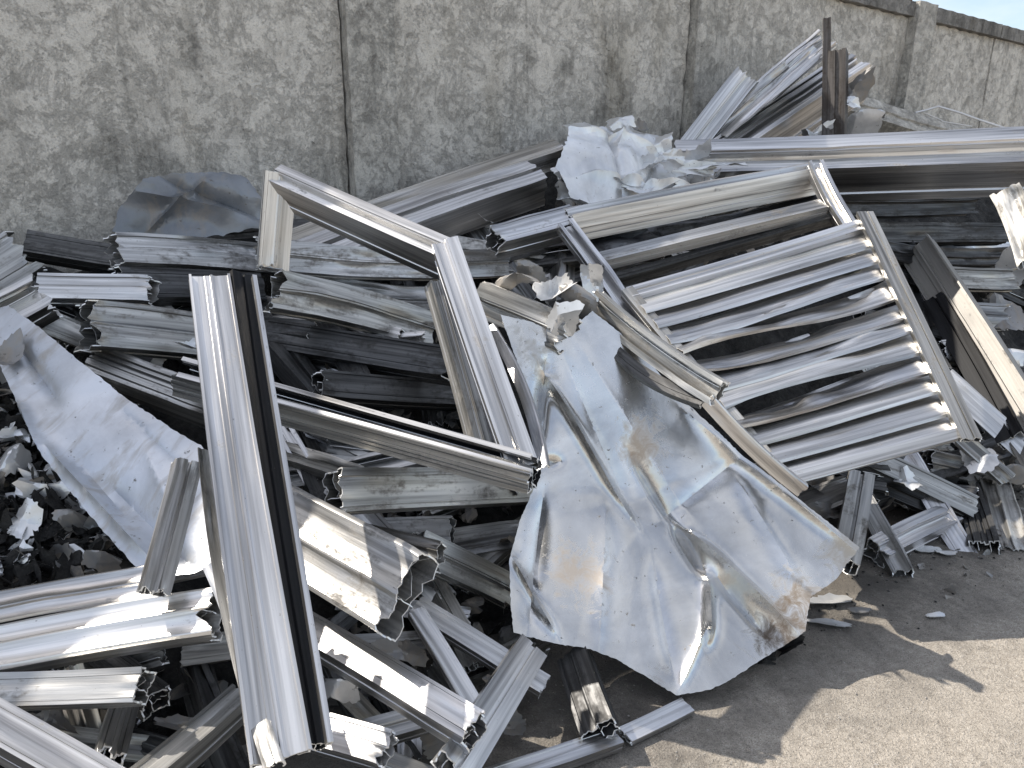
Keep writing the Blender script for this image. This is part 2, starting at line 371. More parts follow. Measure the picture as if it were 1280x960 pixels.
def bar(name, pts, W, H, vref, sec='box', mat='bright', torn=(.5, .5), dent=.7, twist=0.0, parent=None, thick=.0045, **kw):
    """pts: world points on the main face; vref: direction the main face looks in"""
    pts = [Vector(p) for p in pts]
    ax = (pts[-1] - pts[0]).normalized(); v = (vref - ax * vref.dot(ax)).normalized(); u = v.cross(ax)
    M = Matrix(((ax.x, u.x, v.x, pts[0].x), (ax.y, u.y, v.y, pts[0].y), (ax.z, u.z, v.z, pts[0].z), (0, 0, 0, 1)))
    Mi = M.inverted(); loc = [Mi @ p for p in pts]
    if len(loc) > 2:   # smooth curve through the points
        k = np.array([[p.x, p.y, p.z] for p in loc]); t = np.linspace(0, 1, 24)
        deg = len(loc) - 1; tk = k[:, 0] / k[-1, 0]
        path = np.stack([t * k[-1, 0], np.polyval(np.polyfit(tk, k[:, 1], deg), t), np.polyval(np.polyfit(tk, k[:, 2], deg), t)], 1)
    else:      # no scrapped bar is quite straight
        L_ = (pts[1] - pts[0]).length; rb = np.random.RandomState(SEED[0] + 900); t = np.linspace(0, 1, 24); k = min(dent, 1.5) * .014 * L_
        kink = rb.uniform(.2, .8); amp_ = rb.uniform(-1, 1, 3)
        path = np.stack([t * L_, k * amp_[0] * np.sin(t * 3.1416), k * (amp_[1] * np.sin(t * 3.1416) + amp_[2] * .8 * (np.minimum(t / kink, (1 - t) / (1 - kink))))], 1)
    me, mi = profile_mesh(name, path, W, H, sec, torn, dent, thick, twist)
    mt = MATS[mat] if isinstance(mat, str) else mat
    o = link(name, me, mt, M, parent)
    me.materials.append(M_EDGE if isinstance(mat, str) and mat != 'steel' else mt); me.polygons.foreach_set('material_index', mi)
    return o

def beam(label, A, B, w, roll=35, hr=.6, la=0.0, lb=0.0, dA=None, dB=None, mid=None, name='aluminium_profile', cat='metal profile', group=None,
         parent=None, **kw):
    """A, B: picture points of the centre of the visible main face, w its apparent width in pixels; la, lb metres in front of the heap's surface"""
    if not dA and not dB:      # an open end that faces the viewer rides up, the other sinks into the heap
        t = kw.get('torn', (.5, .5)); e0 = t[0] >= .7; e1 = t[1] >= .7
        L_ = (P(*A, la) - P(*B, lb)).length; k = min(.30, .42 * L_)
        if e0 and not e1: la += k * .6; lb -= k * .5
        if e1 and not e0: lb += k * .6; la -= k * .5
    pa = at(*A, dA) if dA else P(*A, la); pb = at(*B, dB) if dB else P(*B, lb)
    pts = [pa, pb]
    if mid: pts = [pa, at(mid[0], mid[1], ((pa - CAM).dot(FW) + (pb - CAM).dot(FW)) / 2 - (mid[2] if len(mid) > 2 else 0)), pb]
    ax = (pb - pa).normalized(); c = (pa + pb) / 2; tc_ = (CAM - c).normalized()
    v = (tc_ - ax * tc_.dot(ax)).normalized(); v = Matrix.Rotation(-R(roll), 3, ax) @ v
    u = v.cross(ax); dd = (c - CAM).dot(FW)
    app = (u - tc_ * u.dot(tc_)).length
    W = w * dd / F / max(app, .35)
    o = bar(name, pts, W, W * hr, v, parent=parent, **kw)
    if parent is None: tag(o, label, cat, group)
    return o

# ------------------------------------------------------------------ sheets
def sheet(name, outline, depth3, mat, folds=(), noise=(.01, 3.0, 1), facet=.0, step=.02, thick=.0015, seed=1, bend=None, label=None, cat=None, group=None, smooth_ang=24, rag=0.0, parent=None, world_pts=None):
    """outline in picture points lying on the plane through three (px,py,depth) points; folds: ((x0,y0),(x1,y1),amp,width) in picture points; displaced along the plane's normal"""
    a, b, c = [at(*q) for q in depth3]
    nrm = (b - a).cross(c - a).normalized()
    if nrm.dot(CAM - a) < 0: nrm = -nrm
    xa = (b - a).normalized(); ya = nrm.cross(xa)
    def loc(px, py):
        r = ray(px, py); t = (a - CAM).dot(nrm) / r.dot(nrm); p = CAM + r * t - a
        return Vector((p.dot(xa), p.dot(ya)))
    rnd = random.Random(seed)
    poly = [loc(*q) for q in outline]; pp = []
    for i, p in enumerate(poly):
        q = poly[(i + 1) % len(poly)]; k = max(1, int((q - p).length / step))
        for j in range(k):
            r_ = p.lerp(q, j / k)
            if rag and j: r_ = r_ + Vector((rnd.uniform(-1, 1), rnd.uniform(-1, 1))) * rag
            pp.append(r_)
    n = len(pp)
    x0 = min(p.x for p in pp); x1 = max(p.x for p in pp); y0 = min(p.y for p in pp); y1 = max(p.y for p in pp)
    def inside(x, y):
        ins = False; j = n - 1
        for i in range(n):
            if (pp[i].y > y) != (pp[j].y > y) and x < (pp[j].x - pp[i].x) * (y - pp[i].y) / (pp[j].y - pp[i].y) + pp[i].x: ins = not ins
            j = i
        return ins
    vs = list(pp); y = y0 + step * .5; row = 0
    while y < y1:
        x = x0 + step * (.5 if row % 2 else 1.0)
        while x < x1:
            if inside(x, y): vs.append(Vector((x + rnd.uniform(-.25, .25) * step, y + rnd.uniform(-.25, .25) * step)))
            x += step
        y += step * .87; row += 1
    cons = [(i, (i + 1) % n) for i in range(n)]
    for f in folds:      # the mesh follows every crease
        p, q = loc(*f[0]), loc(*f[1]); dv = q - p; k = max(3, int(dv.length / step)); last = None
        wv = Vector((-dv.y, dv.x)).normalized() * step * 1.2; ph = rnd.uniform(0, 6)
        for j in range(k + 1):
            pt = p + dv * (j / k)
            if inside(pt.x, pt.y):
                vs.append(pt)
                if last is not None: cons.append((last, len(vs) - 1))
                last = len(vs) - 1
            else: last = None
    co_, _, faces, *_ = delaunay_2d_cdt(vs, cons, [list(range(n))], 1, 1e-6)
    A_ = np.array([[p.x, p.y] for p in co_])
    Z = np.zeros(len(A_))
    fl = [(loc(*f[0]), loc(*f[1]), f[2], f[3]) for f in folds]
    for p, q, am, wd in fl:
        d = np.array(q - p); L = np.linalg.norm(d); d /= L; r_ = A_ - np.array(p)
        t = r_ @ d; s_ = r_ @ np.array([-d[1], d[0]])
        tt = np.clip(t / L, -.25, 1.25); taper = np.exp(-((tt - .5) / .52) ** 4)
        Z += am * np.exp(-(np.sqrt(s_ * s_ + .001 ** 2) - .001) / (wd * .9)) * taper
    am, fr, nf = noise
    rs = np.random.RandomState(seed)
    sz = max(x1 - x0, y1 - y0)
    for k in range(nf):     # long straight creases: absolute distance to random lines
        c0 = np.array([rs.uniform(x0, x1), rs.uniform(y0, y1)]); an = rs.uniform(0, 3.1416); d = np.abs((A_ - c0) @ np.array([math.cos(an), math.sin(an)]))
        Z += rs.choice([-1, 1]) * np.minimum(d, sz * .25) * am * 4 / sz * rs.uniform(.4, 1)
    for k in range(5):
        an = rs.uniform(0, 6.28); q = fr * 1.6 ** k; Z += am / 1.7 ** k * np.sin((A_[:, 0] * math.cos(an) + A_[:, 1] * math.sin(an)) * q * 2 + 1.3 * np.sin((A_[:, 0] * math.sin(an) - A_[:, 1] * math.cos(an)) * q + k) + rs.uniform(0, 6))
    if facet:
        for k in range(4):
            pl = [(rs.normal(), rs.normal(), rs.uniform(-.22, .22) * sz) for _ in range(5)]; mid_ = A_ - A_.mean(0)
            Z += facet * rs.choice([-1, 1]) * np.max([p_ * mid_[:, 0] + q_ * mid_[:, 1] + c_ for p_, q_, c_ in pl], axis=0)
        Z -= Z.mean()
    if bend: Z += bend(A_[:, 0], A_[:, 1])
    N = len(A_)
    V = [(float(p[0]), float(p[1]), float(z)) for p, z in zip(A_, Z)] + [(float(p[0]), float(p[1]), float(z) - thick) for p, z in zip(A_, Z)]
    Fc = []; edges = {}
    for f in faces:
        f = list(f)
        Fc.append(tuple(f)); Fc.append(tuple(N + i for i in reversed(f)))
        for i in range(len(f)):
            e_ = (f[i], f[(i + 1) % len(f)]); edges[e_] = 1
    for (i, j) in edges:
        if (j, i) not in edges: Fc.append((j, i, i + N, j + N))
    me = bpy.data.meshes.new(name); me.from_pydata(V, [], Fc); me.update(); sharp(me, smooth_ang)
    M = Matrix(((xa.x, ya.x, nrm.x, a.x), (xa.y, ya.y, nrm.y, a.y), (xa.z, ya.z, nrm.z, a.z), (0, 0, 0, 1)))
    o = link(name, me, mat, M, parent)
    if parent is None: tag(o, label, cat, group)
    return o, loc

def crumple_verts(cen, xa, ya, na, sx, sy, res, rs, amp, V, Fc, thick=.0012, nf=6):
    """a torn, folded scrap appended to V, Fc"""
    k = res; g = np.linspace(-1, 1, k); X, Y = np.meshgrid(g, g)
    an = np.arctan2(Y, X); rr = 1 + .22 * np.sin(an * rs.randint(2, 5) + rs.uniform(0, 6)) + .15 * np.sin(an * rs.randint(5, 9) + rs.uniform(0, 6))
    pol = np.full(X.shape, 9.0); m_ = rs.randint(5, 9)
    for q in range(m_):      # straight torn sides
        th = 6.283 * (q + rs.uniform(-.3, .3)) / m_; c_ = np.cos(an - th); pol = np.minimum(pol, np.where(c_ > .05, rs.uniform(.75, 1.15) / np.maximum(c_, .05), 9))
    rad = np.maximum(np.abs(X), np.abs(Y)); hyp = np.maximum(np.hypot(X, Y), 1e-6); pr = rad * np.minimum(pol, 1.6) * (1 + .06 * np.sin(an * 13 + rs.uniform(0, 6)))
    X, Y = X / hyp * pr, Y / hyp * pr
    X = X + rs.uniform(-1, 1, X.shape) * .5 / k; Y = Y + rs.uniform(-1, 1, X.shape) * .5 / k
    Z = np.zeros_like(X)
    for _ in range(max(2, nf // 4)):     # flat facets meeting in hard creases
        pl = [(rs.normal() , rs.normal(), rs.uniform(-.5, .5)) for _ in range(6)]
        Z += rs.choice([-1, 1]) * np.max([a_ * X + b_ * Y + c_ for a_, b_, c_ in pl], axis=0)
    Z = (Z - Z.mean()) * amp
    b = len(V); xa, ya, na, cen = map(np.array, (xa, ya, na, cen))
    pts = cen + X[..., None] * sx * xa + Y[..., None] * sy * ya + Z[..., None] * na
    V.extend(pts.reshape(-1, 3).tolist()); V.extend((pts - na * thick).reshape(-1, 3).tolist()); q = k * k
    for i in range(k - 1):
        for j in range(k - 1):
            a0 = b + i * k + j; Fc.append((a0, a0 + 1, a0 + k + 1, a0 + k)); Fc.append((q + a0, q + a0 + k, q + a0 + k + 1, q + a0 + 1))
    rim = [(0, j) for j in range(k - 1)] + [(i, k - 1) for i in range(k - 1)] + [(k - 1, j) for j in range(k - 1, 0, -1)] + [(i, 0) for i in range(k - 1, 0, -1)]
    for t in range(len(rim)):
        p0 = b + rim[t][0] * k + rim[t][1]; r1 = rim[(t + 1) % len(rim)]; p1 = b + r1[0] * k + r1[1]
        Fc.append((p1, p0, p0 + q, p1 + q))
def rand_frame(rs, bias=None):
    n = Vector(rs.normal(size=3)); 
    if bias is not None: n = n * .6 + bias * 1.2
    n.normalize(); a = Vector(rs.normal(size=3)); a = (a - n * a.dot(n)).normalized(); return a, n.cross(a), n
def scrap(name, px, py, wpx, hpx, label, lift=.05, mat=None, amp=.35, res=14, seed=1, cat='metal scrap', group=None, d=None, nf=8, tilt=.9, parent=None, rot=0):
    cen = at(px, py, d) if d else P(px, py, lift); dd = (cen - CAM).dot(FW)
    n = ((CAM - cen).normalized() + Vector((0, 0, tilt))).normalized(); xa = (RT - n * RT.dot(n)).normalized(); xa = Matrix.Rotation(R(rot), 3, n) @ xa; ya = n.cross(xa)
    V, Fc = [], []; rs = np.random.RandomState(seed); s = wpx * dd / F / 2
    crumple_verts((0, 0, 0), (1, 0, 0), (0, 1, 0), (0, 0, 1), s, hpx * dd / F / 2, res, rs, amp * s, V, Fc, nf=nf)
    me = bpy.data.meshes.new(name); me.from_pydata(V, [], Fc); me.update(); sharp(me, 14)
    M = Matrix(((xa.x, ya.x, n.x, cen.x), (xa.y, ya.y, n.y, cen.y), (xa.z, ya.z, n.z, cen.z), (0, 0, 0, 1)))
    o = link(name, me, mat or M_FOIL, M, parent)
    if parent is None: tag(o, label, cat, group)
    return o

# ------------------------------------------------------------------ ground
def grid_obj(name, xs, ys, zf, mat, kind='structure', frame=None):
    X, Y = np.meshgrid(xs, ys); Z = zf(X, Y); nx = len(xs)
    if frame: pts = [tuple(Vector(frame[0]) + frame[1] * x + frame[2] * y + Vector((0, 0, z))) for x, y, z in zip(X.ravel(), Y.ravel(), Z.ravel())]
    else: pts = list(zip(X.ravel().tolist(), Y.ravel().tolist(), Z.ravel().tolist()))
    Fc = [(j * nx + i, j * nx + i + 1, (j + 1) * nx + i + 1, (j + 1) * nx + i) for j in range(len(ys) - 1) for i in range(nx - 1)]
    me = bpy.data.meshes.new(name); me.from_pydata(pts, [], Fc); me.update(); me.polygons.foreach_set('use_smooth', [True] * len(me.polygons))
    return tag(link(name, me, mat), kind=kind)
near = np.arange(-1, 6.01, .03)
gx = np.concatenate([-np.geomspace(300, 1.2, 30), near, np.geomspace(6.3, 300, 30)])
gy = np.concatenate([-np.geomspace(300, .3, 30), np.arange(0, 6.01, .03), np.geomspace(6.3, 300, 30)])
def gz(X, Y):
    r = np.hypot(X - 2, Y - 3); k = np.clip(1.4 - r / 5, 0, 1)
    return k * (.006 * np.sin(X * 7 + 2 * np.sin(Y * 5)) * np.sin(Y * 9 + np.sin(X * 6)) + .0025 * np.sin(X * 43 + 3 * np.sin(Y * 31)) * np.sin(Y * 51 + X * 13)) + .01 * k
grid_obj('ground', gx, gy, gz, M_GROUND)

# crushed mass under the profiles, coloured near-black for the deep shade between them
def bedz(X, Y):      # X along the wall, Y out from the wall
    H = 1.42 + .55 * np.clip((X + 1.2) / 3.2, 0, 1)
    h = H * np.clip(1 - Y / 2.75, -.2, 1) - .30
    n = .045 * np.sin(X * 9 + 2 * np.sin(Y * 7)) * np.sin(Y * 11 + 2 * np.sin(X * 5)) + .03 * np.sin(X * 23 + 2 * np.sin(Y * 19)) * np.sin(Y * 29 + X * 9)
    return np.maximum(h + n, -.03)
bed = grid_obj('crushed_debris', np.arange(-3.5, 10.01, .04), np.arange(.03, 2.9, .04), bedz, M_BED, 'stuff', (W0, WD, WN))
tag(bed, 'crushed debris beneath the aluminium profiles, coloured near-black for the shade in the gaps', 'debris')

# ------------------------------------------------------------------ wall
def block(name, s0, s1, n0, n1, z0, z1, mat, parent, sub=.08, bulge=.006, seed=0, taper=0):
    """a rough concrete slab: s along the wall, n out of it; finely divided so its faces and arrises wander"""
    def axis(a, b, lim): k = max(1, min(lim, int((b - a) / sub))); return np.linspace(a, b, k + 1)
    sx, nx_, zx = axis(s0, s1, 40), axis(n0, n1, 3), axis(z0, z1, 40)
    V = {}; L = []; Fc = []
    c0 = Vector(((s0 + s1) / 2, (n0 + n1) / 2, (z0 + z1) / 2))
    def vid(s, n, z):
        k = (round(s, 5), round(n, 5), round(z, 5))
        if k not in V:
            V[k] = len(L)
            f = math.sin(s * 3.1 + seed) * math.sin(z * 2.7 + seed * 2) + .6 * math.sin(s * 11 + z * 7 + seed) * math.sin(z * 13 + seed) + .5 * math.sin(s * 29 + seed + 2 * math.sin(z * 17)) * math.sin(z * 31 + s * 5)
            e = .5 * bulge * math.sin(s * 37 + z * 41 + seed * 3)
            nn = n + (bulge * f if n > (n0 + n1) / 2 else 0)
            zz = z * wall_h(s) / 3.0
            L.append((s - c0.x + (e if s in (s0, s1) else 0), -(nn - c0.y), zz - c0.z + (e if z in (z0, z1) else 0)))
        return V[k]
    for i in range(len(sx) - 1):
        for j in range(len(zx) - 1):
            a = [vid(sx[p], n1, zx[q]) for p, q in ((i, j), (i + 1, j), (i + 1, j + 1), (i, j + 1))]; Fc.append(a)
            a = [vid(sx[p], n0, zx[q]) for p, q in ((i, j), (i + 1, j), (i + 1, j + 1), (i, j + 1))]; Fc.append(a[::-1])
        for j in range(len(nx_) - 1):
            for z, fl in ((z0, 1), (z1, 0)):
                a = [vid(sx[p], nx_[q], z) for p, q in ((i, j), (i + 1, j), (i + 1, j + 1), (i, j + 1))]; Fc.append(a if not fl else a[::-1])
    for i in range(len(zx) - 1):
        for j in range(len(nx_) - 1):
            for s_, fl in ((s0, 0), (s1, 1)):
                a = [vid(s_, nx_[q], zx[p]) for p, q in ((i, j), (i + 1, j), (i + 1, j + 1), (i, j + 1))]; Fc.append(a if not fl else a[::-1])
    me = bpy.data.meshes.new(name); me.from_pydata(L, [], Fc); me.update(); sharp(me, 50)
    loc = W0 + WD * c0.x + WN * c0.y + Vector((0, 0, c0.z))
    B = -WN
    M = Matrix(((WD.x, B.x, 0, loc.x), (WD.y, B.y, 0, loc.y), (0, 0, 1, loc.z), (0, 0, 0, 1)))
    return link(name, me, mat, M, parent)
wall = empty('concrete_wall', W0)
tag(wall, 'weathered grey concrete yard wall of panels, posts and coping behind the heap', 'wall')
for i in range(-4, 12):
    s = i * BAY
    block('post', s - .0, s + .27, -.16, .085, -.05, 3.012, M_POST, wall, seed=i * 3.7)
    halves = 1 if i in (-1, 0) else 2
    block('mortar', s + .262, s + .292, -.12, -.035, -.05, 2.86, M_RUST, wall, seed=i)
    block('mortar', s + BAY - .022, s + BAY + .004, -.12, -.035, -.05, 2.86, M_RUST, wall, seed=i)
    for h in range(halves):
        a = s + .292 + h * (BAY - .28) / halves; b = a + (BAY - .288) / halves - (.005 if h < halves - 1 else .014)
        block('concrete_panel', a, b, -.10, 0, -.05, 2.885, M_CONC, wall, bulge=.010, seed=i * 5.1 + h * 2.3)
        block('coping', a + .002, b - .002, -.14, .055, 2.888, 3.0 + .004 * (i % 3), M_COPE, wall, bulge=.005, seed=i * 2.1 + h)

B = 'bright'; D = 'dull'; K = 'dark'; Wt = 'white'
LG = 'aluminium profiles tossed on the scrap heap'

# ---- back row, left to right
beam('open-ended profile at the far left, its black hollow end facing right against the wall', (-70, 372), (30, 312), 56, 20, .9, .12, .10, sec='box', mat=D, torn=(.4, .9))
beam('short grey channel end at the left edge with a bright lower lip', (-70, 425), (50, 362), 42, 35, .7, .2, .18, sec='channel', mat=B, torn=(.4, .8))
beam('blackened profile lying against the wall behind the left hollow-ended profile', (30, 300), (160, 322), 26, 30, .8, .02, .02, sec='box', mat=K)
beam('white broken-ended profile lying near the wall, its left end torn to a bright fork', (148, 310), (345, 322), 36, 15, .8, .14, .06, sec='step', mat=Wt, torn=(1.2, .4), dent=1.6, twist=.25)
beam('pale flat-faced profile with a black broken right end, left of the tall upright profile', (42, 356), (184, 358), 32, 22, .8, .18, .14, sec='step', mat=B, torn=(.3, 1.1))
beam('blackened hollow profile behind the pale flat-faced profile', (150, 352), (330, 358), 34, 25, .7, .04, .04, sec='box', mat=K, torn=(.9, .4))
beam('thick grey hollow profile whose left end shows curled chambers, above the left sheet', (118, 402), (300, 424), 54, 14, .8, .24, .16, sec='step', mat=D, torn=(1.1, .3))
beam('brownish grey profile running from the left sheet towards the upright profile', (112, 444), (300, 515), 36, 30, .8, .16, .16, sec='ribbed', mat=D, torn=(.5, .5))
beam('dark flat profile along the foot of the wall behind the mitred frame', (215, 296), (560, 278), 18, 40, .6, .0, .02, sec='flat', mat=K)
beam('long pale profile passing behind the mitred frame, dented, its left end torn white', (322, 314), (638, 326), 34, 12, .7, .22, .22, mid=(500, 329), sec='step', mat=Wt, torn=(1.3, .3), dent=1.8)
beam('profile with flared lower flange slanting down from a black curled end inside the frame', (352, 362), (545, 412), 42, 18, .8, .26, .08, mid=(450, 382), sec='step', mat=D, torn=(1.2, .5), dent=1.5)
beam('bent dull profile sagging in the shade under the long pale profile', (395, 352), (560, 372), 30, 25, .6, .08, .02, mid=(470, 368), sec='flute', mat=D, dent=2)
beam('blackened profile inside the frame whose right end shows a pale torn chamber', (330, 415), (562, 452), 36, 20, .9, .10, .12, sec='box', mat=K, torn=(.5, 1.3))
beam('darkened hollow profile deep in the frame below the pale torn chamber end', (402, 478), (600, 492), 30, 20, .9, .08, .06, sec='box', mat=K, torn=(1.1, .5))
beam('slim long profile running up along the wall to the foil heap', (350, 302), (700, 180), 20, 55, .9, .10, .18, sec='box', mat=B, torn=(.3, .5))
beam('long broad profile in front of it with a sunlit ribbed end and black hollow', (375, 318), (672, 212), 34, 48, 1.0, .26, .34, sec='twin', mat=B, torn=(.3, .6))
beam('narrow profile end lying in shade between the frame corner and the broad ribbed profile', (545, 290), (600, 262), 18, 30, .6, .1, .1, sec='flat', mat=B)
beam('grey profile leaning in the gap below the long broad profile', (352, 296), (470, 318), 16, 40, .6, .06, .1, sec='flat', mat=B)

# ---- mitred frame
def mitred_frame():
    c = [at(338, 212, 2.92), at(556, 302, 2.62), at(672, 596, 2.30), at(285, 486, 2.55)]
    root = empty('mitred_frame', c[3])
    tag(root, 'bright mitred aluminium window frame standing askew against the heap, left of the crumpled sheet', 'window frame')
    def mem(pa, pb, wpx, roll, hr, **kw):
        ax = (pb - pa).normalized(); cc = (pa + pb) / 2; t = (CAM - cc).normalized(); v = (t - ax * t.dot(ax)).normalized(); v = Matrix.Rotation(-R(roll), 3, ax) @ v
        W = wpx * (cc - CAM).dot(FW) / F; return bar('frame_member', [pa, pb], W, W * hr, v, parent=root, **kw)
    mem(at(342, 213, 2.88), at(554, 306, 2.60), 27, 42, 1.7, sec='step', mat='bright', torn=(.0, .0), dent=.3)      # top
    mem(at(556, 299, 2.575), at(655, 583, 2.25), 34, 10, 1.0, sec='step', mat='bright', torn=(.05, .05), dent=.3)    # right
    mem(at(548, 350, 2.66), at(607, 560, 2.40), 20, 38, 1.0, sec='step', mat='dull', torn=(.05, .05), dent=.3)
    mem(at(352, 216, 2.87), at(342, 335, 2.95), 36, 8, .6, sec='step', mat='bright', torn=(.0, .7), dent=.4)     # left, leaning back into the heap
    mem(at(225, 462, 2.62), at(668, 588, 2.24), 28, 8, 1.3, sec='channel', mat='black', torn=(.7, .5), dent=.4)      # bottom channel, its black painted in for the shade inside
    mem(at(228, 448, 2.60), at(664, 570, 2.225), 4, 20, 1.2, sec='flat', mat='bright', torn=(.3, .3), dent=.3)
    mem(at(222, 468, 2.58), at(664, 590, 2.21), 5, 20, 1.2, sec='flat', mat='bright', torn=(.3, .3), dent=.3)
    mem(at(215, 482, 2.60), at(660, 604, 2.22), 28, -30, .5, sec='ribbed', mat='dull', torn=(.7, .5), dent=.4)
mitred_frame()
beam('thin curved strip hugging the right side of the mitred frame', (612, 408), (678, 585), 12, -20, .5, dA=2.75, dB=2.24, mid=(655, 492), sec='angle', mat=B, dent=.5)

# ---- tall upright profile
up_ = empty('upright_profile', at(330, 940, 1.50))
tag(up_, 'tall broad profile standing nearly upright in front of everything, pale face and ribbed side painted black for shade', 'metal profile')
beam('', (262, 343), (352, 945), 56, 6, .22, dA=2.24, dB=1.44, parent=up_, name='face', sec='plate', mat=B, torn=(.15, .25), dent=.3)
beam('', (303, 342), (394, 930), 28, 38, .5, dA=2.30, dB=1.50, parent=up_, name='side_channel', sec='twin', mat='black', torn=(.4, .5), dent=.3)  # black colour stands for the dark reflections on this side
beam('', (318, 344), (413, 928), 4, 20, 1.5, dA=2.28, dB=1.48, parent=up_, name='lip', sec='flat', mat='bright', torn=(.3, .3), dent=.3)
beam('long bent thin strip curling down the left side of the tall upright profile', (254, 562), (345, 955), 18, 15, .5, dA=2.0, dB=1.40, mid=(286, 760), sec='angle', mat=D, dent=1.4, twist=.8)
beam('second bent thin strip leaning beside it at the bottom, its foot flattened and bright', (262, 705), (325, 965), 17, -20, .5, dA=1.92, dB=1.58, mid=(306, 830), sec='angle', mat=B, dent=1.4, twist=-.5)
beam('slender grey profile with a black open top propped on the left sheet', (238, 575), (196, 738), 30, 14, .7, dA=2.06, dB=1.86, sec='twin', mat=B, torn=(1.0, .8))

# ---- middle and lower left
beam('upper of two stepped long profiles entering from the left, torn at its curled right end', (-60, 768), (200, 722), 38, 30, .6, .20, .20, sec='flute', mat=B, torn=(.3, 1.2))
beam('lower of the two stepped profiles entering from the left, sunlit lower flange', (-60, 820), (262, 762), 56, 22, .5, .22, .24, sec='flute', mat=B, torn=(.3, 1.0))
beam('short white torn end lying across the end of the lower stepped profile', (205, 712), (262, 700), 30, 10, .6, .22, .26, sec='step', mat=Wt, torn=(1.4, 1.2))
beam('flat grey box profile at the left edge under the stepped pair, hollow right end', (-60, 862), (172, 855), 38, 12, .8, .20, .20, sec='box', mat=D, torn=(.2, .7))
beam('bright profile in the bottom left corner slanting down to the right', (-40, 880), (170, 1000), 44, 30, .6, .22, .25, sec='box', mat=B, torn=(.3, .5))
beam('dark purple-black profile in the bottom left corner below the bright one', (-40, 930), (110, 1010), 34, 20, .6, .12, .14, sec='ribbed', mat='black')
beam('short ribbed stub standing between the box profile and the bottom corner profiles', (163, 862), (140, 940), 32, 8, .6, .10, .14, sec='ribbed', mat=B, torn=(.3, 1.2))
beam('dusty beige profile rising from the bottom edge to the foot of the upright profile', (165, 975), (305, 858), 32, 40, .9, .24, .14, sec='step', mat=D)
beam('broad fluted sunlit profile right of the upright one with a black hollow end', (330, 640), (500, 736), 100, 4, .42, .26, .52, sec='flute', mat=Wt, torn=(.2, .6), dent=.5)
beam('dull curved profile behind the fluted one, ending in black chambers', (420, 660), (545, 690), 30, 20, .8, .16, .18, sec='flute', mat=D, torn=(.5, 1.1))
beam('shaded stepped profile slanting right under the beige cross profile', (528, 682), (650, 742), 36, 18, .8, .12, -.16, sec='step', mat=D)
beam('dusty beige cross profile lying level below the frame, left end open and black', (428, 612), (690, 604), 46, 8, .8, .22, .10, sec='box', mat=D, torn=(.9, .3))
beam('bluish profile slanting down right from the upright profile to a torn end', (372, 775), (590, 905), 36, 24, .9, .26, .26, sec='box', mat=B, torn=(.3, .8), dent=.5)
beam('thin dark blue strip crossing down in the black gap, left one', (520, 762), (592, 880), 20, 20, .5, .10, .12, sec='angle', mat=B)
beam('thin grey strip crossing behind it to the right in the black gap', (520, 755), (682, 856), 22, 30, .6, .04, .04, sec='box', mat=B)
beam('double-ribbed profile slanting up right to the corner of the crumpled sheet', (572, 958), (668, 806), 44, -8, .5, .22, .20, sec='twin', mat=B, torn=(.9, .3), dent=.4)
beam('bright profile at the bottom behind the upright one, torn right end', (360, 898), (482, 932), 40, 22, .6, .22, .20, sec='step', mat=B, torn=(.3, 1.0))
beam('grey profile stub at the bottom edge right of the torn bright profile', (470, 950), (600, 1000), 30, 20, .6, .10, .10, sec='step', mat=D)
beam('small bluish profile lying level behind the torn bright profile', (440, 918), (560, 884), 26, 35, .6, .10, .06, sec='step', mat=B)
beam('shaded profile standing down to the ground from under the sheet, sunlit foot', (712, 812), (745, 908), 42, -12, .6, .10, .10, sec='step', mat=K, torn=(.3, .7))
def ground_beam(label, A, B_, w, z=.05, roll=35, hr=.6, **kw):
    a = gnd(*A, z); b = gnd(*B_, z); return beam(label, A, B_, w, roll, hr, dA=(a - CAM).dot(FW), dB=(b - CAM).dot(FW), **kw)
ground_beam('bright slim profile lying on the ground at the bottom edge, left of the short offcut', (600, 975), (772, 918), 22, .06, 35, .5, sec='step', mat=B, torn=(.3, .4))
ground_beam('short bright offcut on the ground below the tip of the crumpled sheet', (782, 918), (860, 880), 20, .04, 30, .3, sec='step', mat=B, torn=(.6, .3))
ground_beam('short pale profile lying on the ground below the louvred panel, white end to the left', (1100, 682), (1192, 638), 28, .10, 30, .8, sec='step', mat=B, torn=(.6, .4))
ground_beam('dark stub profile standing at the right of the heap foot, charred end on the ground', (1205, 600), (1230, 676), 30, .06, 10, .8, sec='ribbed', mat=K, torn=(.4, .5))

# ---- under and beside the louvred panel
beam('grey profile propped upright under the lower edge of the louvred panel', (1078, 590), (1058, 700), 30, 8, .6, .12, .18, sec='twin', mat=D)
beam('dusty profile slanting right and down beneath the louvred panel', (1078, 565), (1222, 634), 26, 20, .7, .04, .06, sec='step', mat=D)
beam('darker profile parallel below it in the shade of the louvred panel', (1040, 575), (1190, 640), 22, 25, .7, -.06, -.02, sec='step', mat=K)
beam('pale profile leaning out to the right from the lower corner of the louvred panel', (1180, 470), (1290, 570), 26, 15, .6, .14, .16, sec='angle', mat=B)
beam('broad dusty beige profile leaning diagonally right of the louvred panel', (1140, 305), (1305, 572), 44, -12, .5, .20, .30, sec='plate', mat='taupe', torn=(.5, .2), dent=.4)
beam('black flat bar lying in the shade under the broad dusty beige profile', (1165, 372), (1262, 548), 26, -10, .6, .12, .18, sec='flat', mat='black')
beam('small crushed bracket end at the lower right corner of the louvred panel', (1200, 545), (1262, 600), 18, 10, .8, .16, .14, sec='box', mat=D, torn=(1.2, 1.3), dent=3)

